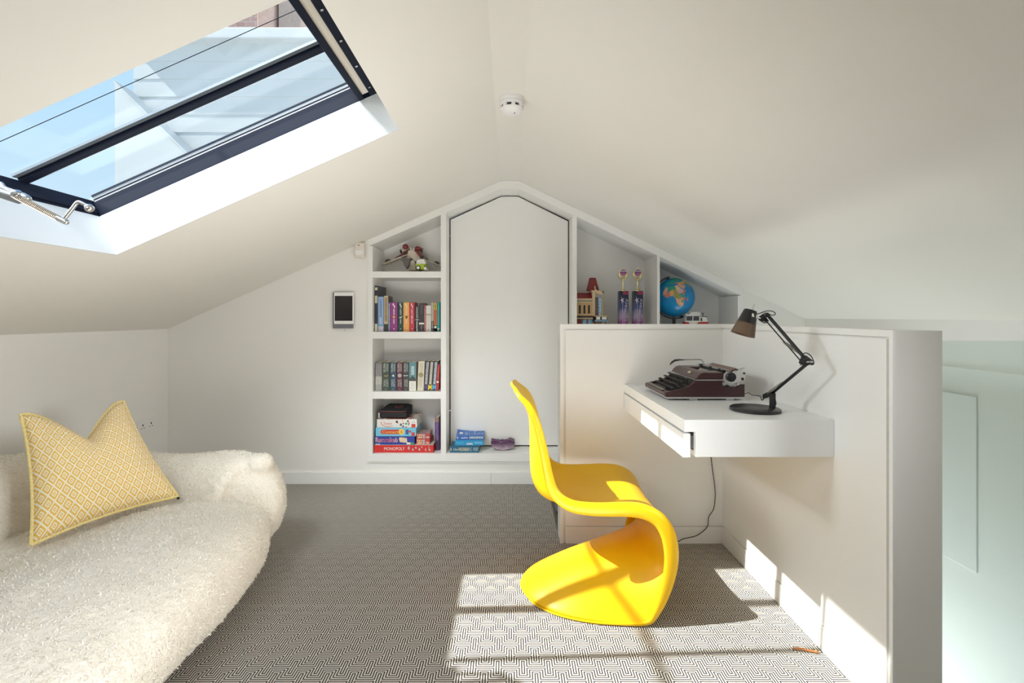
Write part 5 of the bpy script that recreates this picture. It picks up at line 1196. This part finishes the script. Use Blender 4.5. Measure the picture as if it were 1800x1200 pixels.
def medal_mat():
    t = NT('medallion_print'); tc = t.n('ShaderNodeTexCoord'); sp = t.n('ShaderNodeSeparateXYZ'); t.l(tc.outputs['Generated'], sp.inputs[0])
    cr = t.n('ShaderNodeValToRGB'); t.l(sp.outputs[2], cr.inputs[0]); el = cr.color_ramp.elements
    el[0].position = 0; el[0].color = (.24, .03, .16, 1); el[1].position = 1; el[1].color = (.08, .08, .22, 1)
    for p_, c_ in ((.3, (.42, .12, .30, 1)), (.52, (.10, .03, .12, 1)), (.66, (.50, .38, .52, 1))): x = el.new(p_); x.color = c_
    t.principled(cr.outputs[0], .2); return t.m
MEDAL = medal_mat()
Yt = 3.45
tr = thing('trophy', (px_(1095.2, Yt), Yt, Zr), 'tall purple column trophy with gold figure, nearer the toy building', 'trophy', 'matching dance trophies')
H = pz_(511.5, Yt) - Zr; hw = .0335
MB().box(-hw, hw, -.028, .028, 0, H).build('column', TCOL, tr, local=True, bevel=.002)
MB().box(-.006, hw - .002, -.0288, -.0275, H - .026, H - .004).build('plate_print', MAG, tr, local=True)
lettering('Supremacy', (.008, -.0298, H * .43), H * .74, .030, LILAC, tr, turn=R(83), local=True)
lettering('Supremacy', (.0095, -.0294, H * .425), H * .76, .034, BLACKP, tr, turn=R(83), local=True, name='lettering_shadow')
MB().tube([Vector((-.012, -.0285, .02)), Vector((-.008, -.0285, H * .74))], .0012, 6).build('light_streak', LILAC, tr, local=True)
sp_ = []
for k in range(10):
    a = math.pi / 2 + math.pi * k / 5 + .3; rr_ = .020 if k % 2 == 0 else .006; sp_.append((-.012 + rr_ * math.cos(a) * .9, -.0292, H * .76 + rr_ * math.sin(a) * 1.3))
MB().prism(sp_, (0, .001, 0)).build('star_print', LILAC, tr, local=True)
MB().lathe((0, 0, H), [(.026, 0), (.026, .003), (.020, .007), (.009, .014), (.0075, .024), (.0055, .036), (.0075, .050), (.0055, .062), (.009, .078), (.012, .088), (.006, .096), (.001, .098)], 24).build('gold_stem', GOLD, tr, smooth=True, local=True)
for sgn in (-1, 1):
    wp = catmull([Vector((0, 0, H + .078)), Vector((sgn * .014, 0, H + .088)), Vector((sgn * .024, 0, H + .104)), Vector((sgn * .027, 0, H + .124)), Vector((sgn * .022, 0, H + .142)), Vector((sgn * .026, 0, H + .150))], 4)
    MB().tube(wp, [.0045 + .0035 * math.sin(math.pi * k / (len(wp) - 1)) for k in range(len(wp))], 10).build('gold_wing', GOLD, tr, smooth=True, local=True)
    for q in (5, 9, 13): MB().tube([wp[q], wp[q] + Vector((-sgn * .012, -.002, -.010))], .003, 8).build('gold_feather', GOLD, tr, smooth=True, local=True)
MB().lathe((0, -.002, H + .132), [(.0265, 0), (.0275, .002), (.0275, .006), (.0265, .008)], 32, (0, -1, 0)).build('medal_rim', GOLD, tr, smooth=True, local=True)
MB().cyl((0, -.009, H + .132), (0, -.0107, H + .132), .0235, n=32).build('medallion', MEDAL, tr, local=True)
MB().lathe((0, 0, H + .158), [(.004, 0), (.005, .004), (.001, .012)], 12).build('gold_finial', GOLD, tr, smooth=True, local=True)
t2 = copy_tree(tr); t2.location.x = px_(1120.6, Yt); t2['label'] = 'tall purple column trophy with gold figure, nearer the globe'

# globe ----------------------------------------------------------------
gc = Vector((px_(1186, 3.47), 3.475, pz_(522.5, 3.47))); GR = .139
gl = thing('globe', (gc.x, gc.y, Zr), 'bright blue desk globe in a black arm, in the sloping end bay', 'globe')
SEA = NT('globe_sea'); _n = SEA.noise(30, 3); SEA.principled(SEA.mix(_n, (.0, .17, .42, 1), (.0, .23, .50, 1)), .28); SEA = SEA.m
MB().ball(gc, GR, nu=64, nv=40).build('ocean', SEA, gl, smooth=True)
lon0, lat0, roll = R(30), R(-6), R(19)
def geo(lon, lat, r=GR * 1.004):
    lo, la_ = R(lon) - lon0, R(lat)
    p = Vector((math.cos(la_) * math.sin(lo), -math.cos(la_) * math.cos(lo), math.sin(la_)))
    p = Matrix.Rotation(lat0, 3, 'X') @ p
    p = Matrix.Rotation(-roll, 3, 'Y') @ p
    return gc + p * r
LANDC = {'pink': (.62, .32, .22), 'green': (.02, .30, .20), 'orange': (.62, .33, .10), 'olive': (.28, .28, .09), 'rose': (.50, .16, .13), 'lilac': (.50, .36, .46), 'sand': (.62, .45, .24)}
LM = {k: mat('land_' + k, v, .35, var=.06) for k, v in LANDC.items()}
def land(pts, m, name='country'):
    bm = bmesh.new(); vs2 = [bm.verts.new((x, y, 0)) for x, y in pts]; eds = [bm.edges.new((vs2[i], vs2[(i + 1) % len(vs2)])) for i in range(len(vs2))]
    bmesh.ops.triangle_fill(bm, use_beauty=True, edges=eds)
    for it in range(4):
        long = [e_ for e_ in bm.edges if (e_.verts[0].co - e_.verts[1].co).length > 7]
        if not long: break
        bmesh.ops.subdivide_edges(bm, edges=long, cuts=1); bmesh.ops.triangulate(bm, faces=bm.faces)
    for v in bm.verts: v.co = geo(v.co.x, v.co.y) - Vector(gl.location)
    for f in bm.faces:
        f.smooth = True
        f.normal_update()
        if f.normal.dot(f.calc_center_median() + Vector(gl.location) - gc) < 0: f.normal_flip()
    me = bpy.data.meshes.new(name); bm.to_mesh(me); bm.free(); me.materials.append(LM[m]); o = bpy.data.objects.new(name, me); COL.objects.link(o); o.parent = gl
    return o
land([(-17, 21), (-13, 27), (-9, 31), (-5, 35), (0, 36), (2, 32), (0, 24), (-5, 18), (-12, 15), (-17, 15)], 'pink')
land([(2, 36), (9, 37), (11, 34), (20, 31), (25, 31), (25, 22), (14, 22), (9, 20), (3, 19), (0, 24), (2, 32)], 'green')
land([(25, 31), (33, 31), (36, 23), (38, 18), (34, 14), (24, 12), (24, 20), (25, 22)], 'sand')
land([(-17, 15), (-12, 15), (-5, 18), (3, 19), (4, 12), (2, 6), (-4, 5), (-8, 4), (-13, 9)], 'rose')
land([(3, 19), (9, 20), (14, 22), (16, 16), (14, 8), (9, 4), (5, 5), (2, 6), (4, 12)], 'orange')
land([(14, 22), (24, 20), (24, 12), (27, 6), (20, 4), (15, 6), (14, 8), (16, 16)], 'olive')
land([(24, 12), (34, 14), (38, 18), (43, 11), (40, 5), (34, 4), (30, 4), (27, 6)], 'lilac')
land([(43, 11), (51, 12), (48, 5), (42, -1), (39, -4), (34, 0), (34, 4), (40, 5)], 'rose')
land([(15, 6), (20, 4), (27, 6), (30, 4), (30, -4), (28, -11), (22, -11), (16, -6), (12, -5), (9, 2), (9, 4)], 'olive')
land([(30, 4), (34, 4), (34, 0), (39, -4), (40, -10), (34, -11), (30, -8), (30, -4)], 'green')
land([(12, -6), (16, -6), (22, -11), (22, -17), (12, -17), (14, -11)], 'pink')
land([(22, -11), (28, -11), (30, -8), (34, -11), (33, -15), (30, -16), (25, -18), (22, -17)], 'pink')
land([(34, -11), (40, -10), (40, -16), (35, -20), (35, -24), (32, -26), (32, -20), (33, -15)], 'rose')
land([(25, -18), (30, -16), (33, -16), (32, -22), (28, -23), (25, -22)], 'green')
land([(12, -17), (22, -17), (21, -28), (17, -29), (15, -26)], 'orange')
land([(22, -17), (25, -18), (25, -22), (28, -23), (26, -26), (21, -27)], 'sand')
land([(17, -29), (21, -28), (26, -26), (28, -23), (32, -24), (32, -28), (27, -34), (20, -35), (18, -33)], 'pink')
land([(44, -17), (49, -12), (50, -16), (47, -25), (44, -24), (43, -21)], 'rose')
land([(35, 32), (42, 36), (48, 30), (52, 24), (59, 22), (55, 17), (45, 13), (42, 17), (38, 24), (35, 28)], 'pink')
land([(36, 36), (44, 38), (48, 38), (54, 37), (61, 36), (61, 26), (54, 27), (48, 31), (42, 36)], 'orange')
land([(61, 36), (70, 36), (76, 35), (80, 30), (88, 27), (80, 15), (77, 8), (73, 17), (70, 22), (66, 25), (61, 26)], 'olive')
land([(-9, 37), (-9, 43), (-1, 44), (0, 49), (8, 54), (20, 55), (30, 60), (40, 66), (60, 68), (80, 70), (85, 50), (70, 40), (54, 38), (50, 44), (40, 44), (32, 46), (28, 42), (22, 37), (18, 41), (12, 44), (3, 43), (-2, 37)], 'green')
land([(27, 40), (36, 42), (44, 40), (44, 37), (36, 36), (28, 37)], 'rose')
land([(54, 37), (70, 39), (85, 48), (95, 50), (90, 32), (76, 35), (61, 36)], 'sand')
EQ = mat('globe_line', (.0, .09, .24), .4)
MB().tube([geo(lo, 0, GR * 1.0015) for lo in range(-60, 121, 6)], .0009, 5).build('equator_line', EQ, gl)
Np = Matrix.Rotation(-roll, 3, 'Y') @ Vector((0, 0, 1)); Sd = Matrix.Rotation(-roll, 3, 'Y') @ Vector((-1, 0, 0))
arcp = [gc + (Np * math.cos(a) + Sd * math.sin(a)) * (GR * 1.075) for a in [math.pi * (k / 40) for k in range(-1, 43)]]
b = MB(); yv = Vector((0, 1, 0)); rr = []
for i, p in enumerate(arcp):
    o_ = (p - gc).normalized(); rr.append([p - o_ * .004 - yv * .009, p + o_ * .006 - yv * .009, p + o_ * .006 + yv * .009, p - o_ * .004 + yv * .009])
b.rings(rr).build('meridian_arm', BLACKP, gl, smooth=True)
MB().cyl(gc + Np * GR * .99, gc + Np * (GR + .018), .012, n=16).build('pivot', BLACKP, gl, smooth=True)
MB().cyl(gc - Np * GR * .99, gc - Np * (GR + .018), .012, n=16).build('pivot', BLACKP, gl, smooth=True)
low = gc + Vector((0, 0, -1)) * (GR * 1.09)
MB().cyl((low.x - .004, gc.y, Zr + .012), (low.x - .004, gc.y, low.z + .012), .012, n=16).build('post', BLACKP, gl, smooth=True)
MB().lathe((low.x - .004, gc.y, Zr), [(.047, 0), (.048, .003), (.044, .008), (.02, .014), (.001, .014)], 40).build('base', BLACKP, gl, smooth=True)

# toy ferry/tram --------------------------------------------------------
Yf_ = 3.40
fr = thing('toy_camper', (px_(1224, Yf_), Yf_ + .04, Zr), 'white and red toy camper with two dark windows beside the globe', 'toy')
def fp(pts, y0, y1, m, name, bev=.002, seg=2): return MB().prism([Vector((px_(x, Yf_), Yf_ + y0, max(pz_(y, Yf_), Zr))) for x, y in pts], (0, y1 - y0, 0)).build(name, m, fr, bevel=bev, seg=seg)
REDT = mat('toy_red', (.46, .02, .02), .35, var=.04)
fp([(1204, 565.5), (1246, 565.5), (1246, 574), (1203.5, 574)], .004, .055, REDT, 'lower_body', .004)
fp([(1206.5, 553.8), (1229.5, 553.8), (1231.5, 566), (1205.5, 566)], 0, .055, TWHITE, 'cab', .002)
fp([(1231, 557), (1243, 557.5), (1245.5, 566), (1231, 566)], .01, .052, TWHITE, 'rear_body', .002)
fp([(1207, 555.4), (1217.4, 555.4), (1216.8, 563.4), (1206.5, 563.4)], -.0015, .004, TGLASS, 'window', 0)
fp([(1219, 555.4), (1228.6, 555.4), (1229.2, 563.4), (1218.6, 563.4)], -.0015, .004, TGLASS, 'window', 0)
fp([(1232.5, 558.5), (1235, 558.5), (1235.4, 564), (1232.5, 564)], .0085, .012, TGLASS, 'window', 0)
fp([(1210, 564.8), (1227, 564.8), (1226, 568), (1221, 569.4), (1216, 569.4), (1211, 568)], -.006, .002, TWHITE, 'bow_panel', .001)
fp([(1205, 552.2), (1231.5, 552.2), (1231.5, 554), (1205, 554)], -.004, .057, TWHITE, 'roof_edge', .001)
rf = [(1213, 552.3)] + [(1223 - 10.5 * math.cos(math.pi * q / 10), 552.3 - 4.6 * math.sin(math.pi * q / 10) ** .7) for q in range(1, 10)] + [(1233.5, 552.3)]
fp(rf, .012, .050, TWHITE, 'pop_top_roof', .002)
mx_, mz_ = px_(1238, Yf_), pz_(557.5, Yf_)
MB().tube([(mx_, Yf_ + .03, mz_), (mx_ + .002, Yf_ + .03, mz_ + .032)], .0016, 6).build('mast', TDARK, fr)
for dx, dz_ in ((-.012, .010), (.012, .012), (.010, -.006)): MB().tube([(mx_, Yf_ + .03, mz_ + .022), (mx_ + dx, Yf_ + .03, mz_ + .022 + dz_)], .0013, 6).build('mast_arm', TDARK, fr)
MB().tube([(mx_ + .004, Yf_ + .03, pz_(556.5, Yf_)), (px_(1247, Yf_), Yf_ + .03, pz_(556.5, Yf_))], .0018, 6).build('side_rod', TDARK, fr)
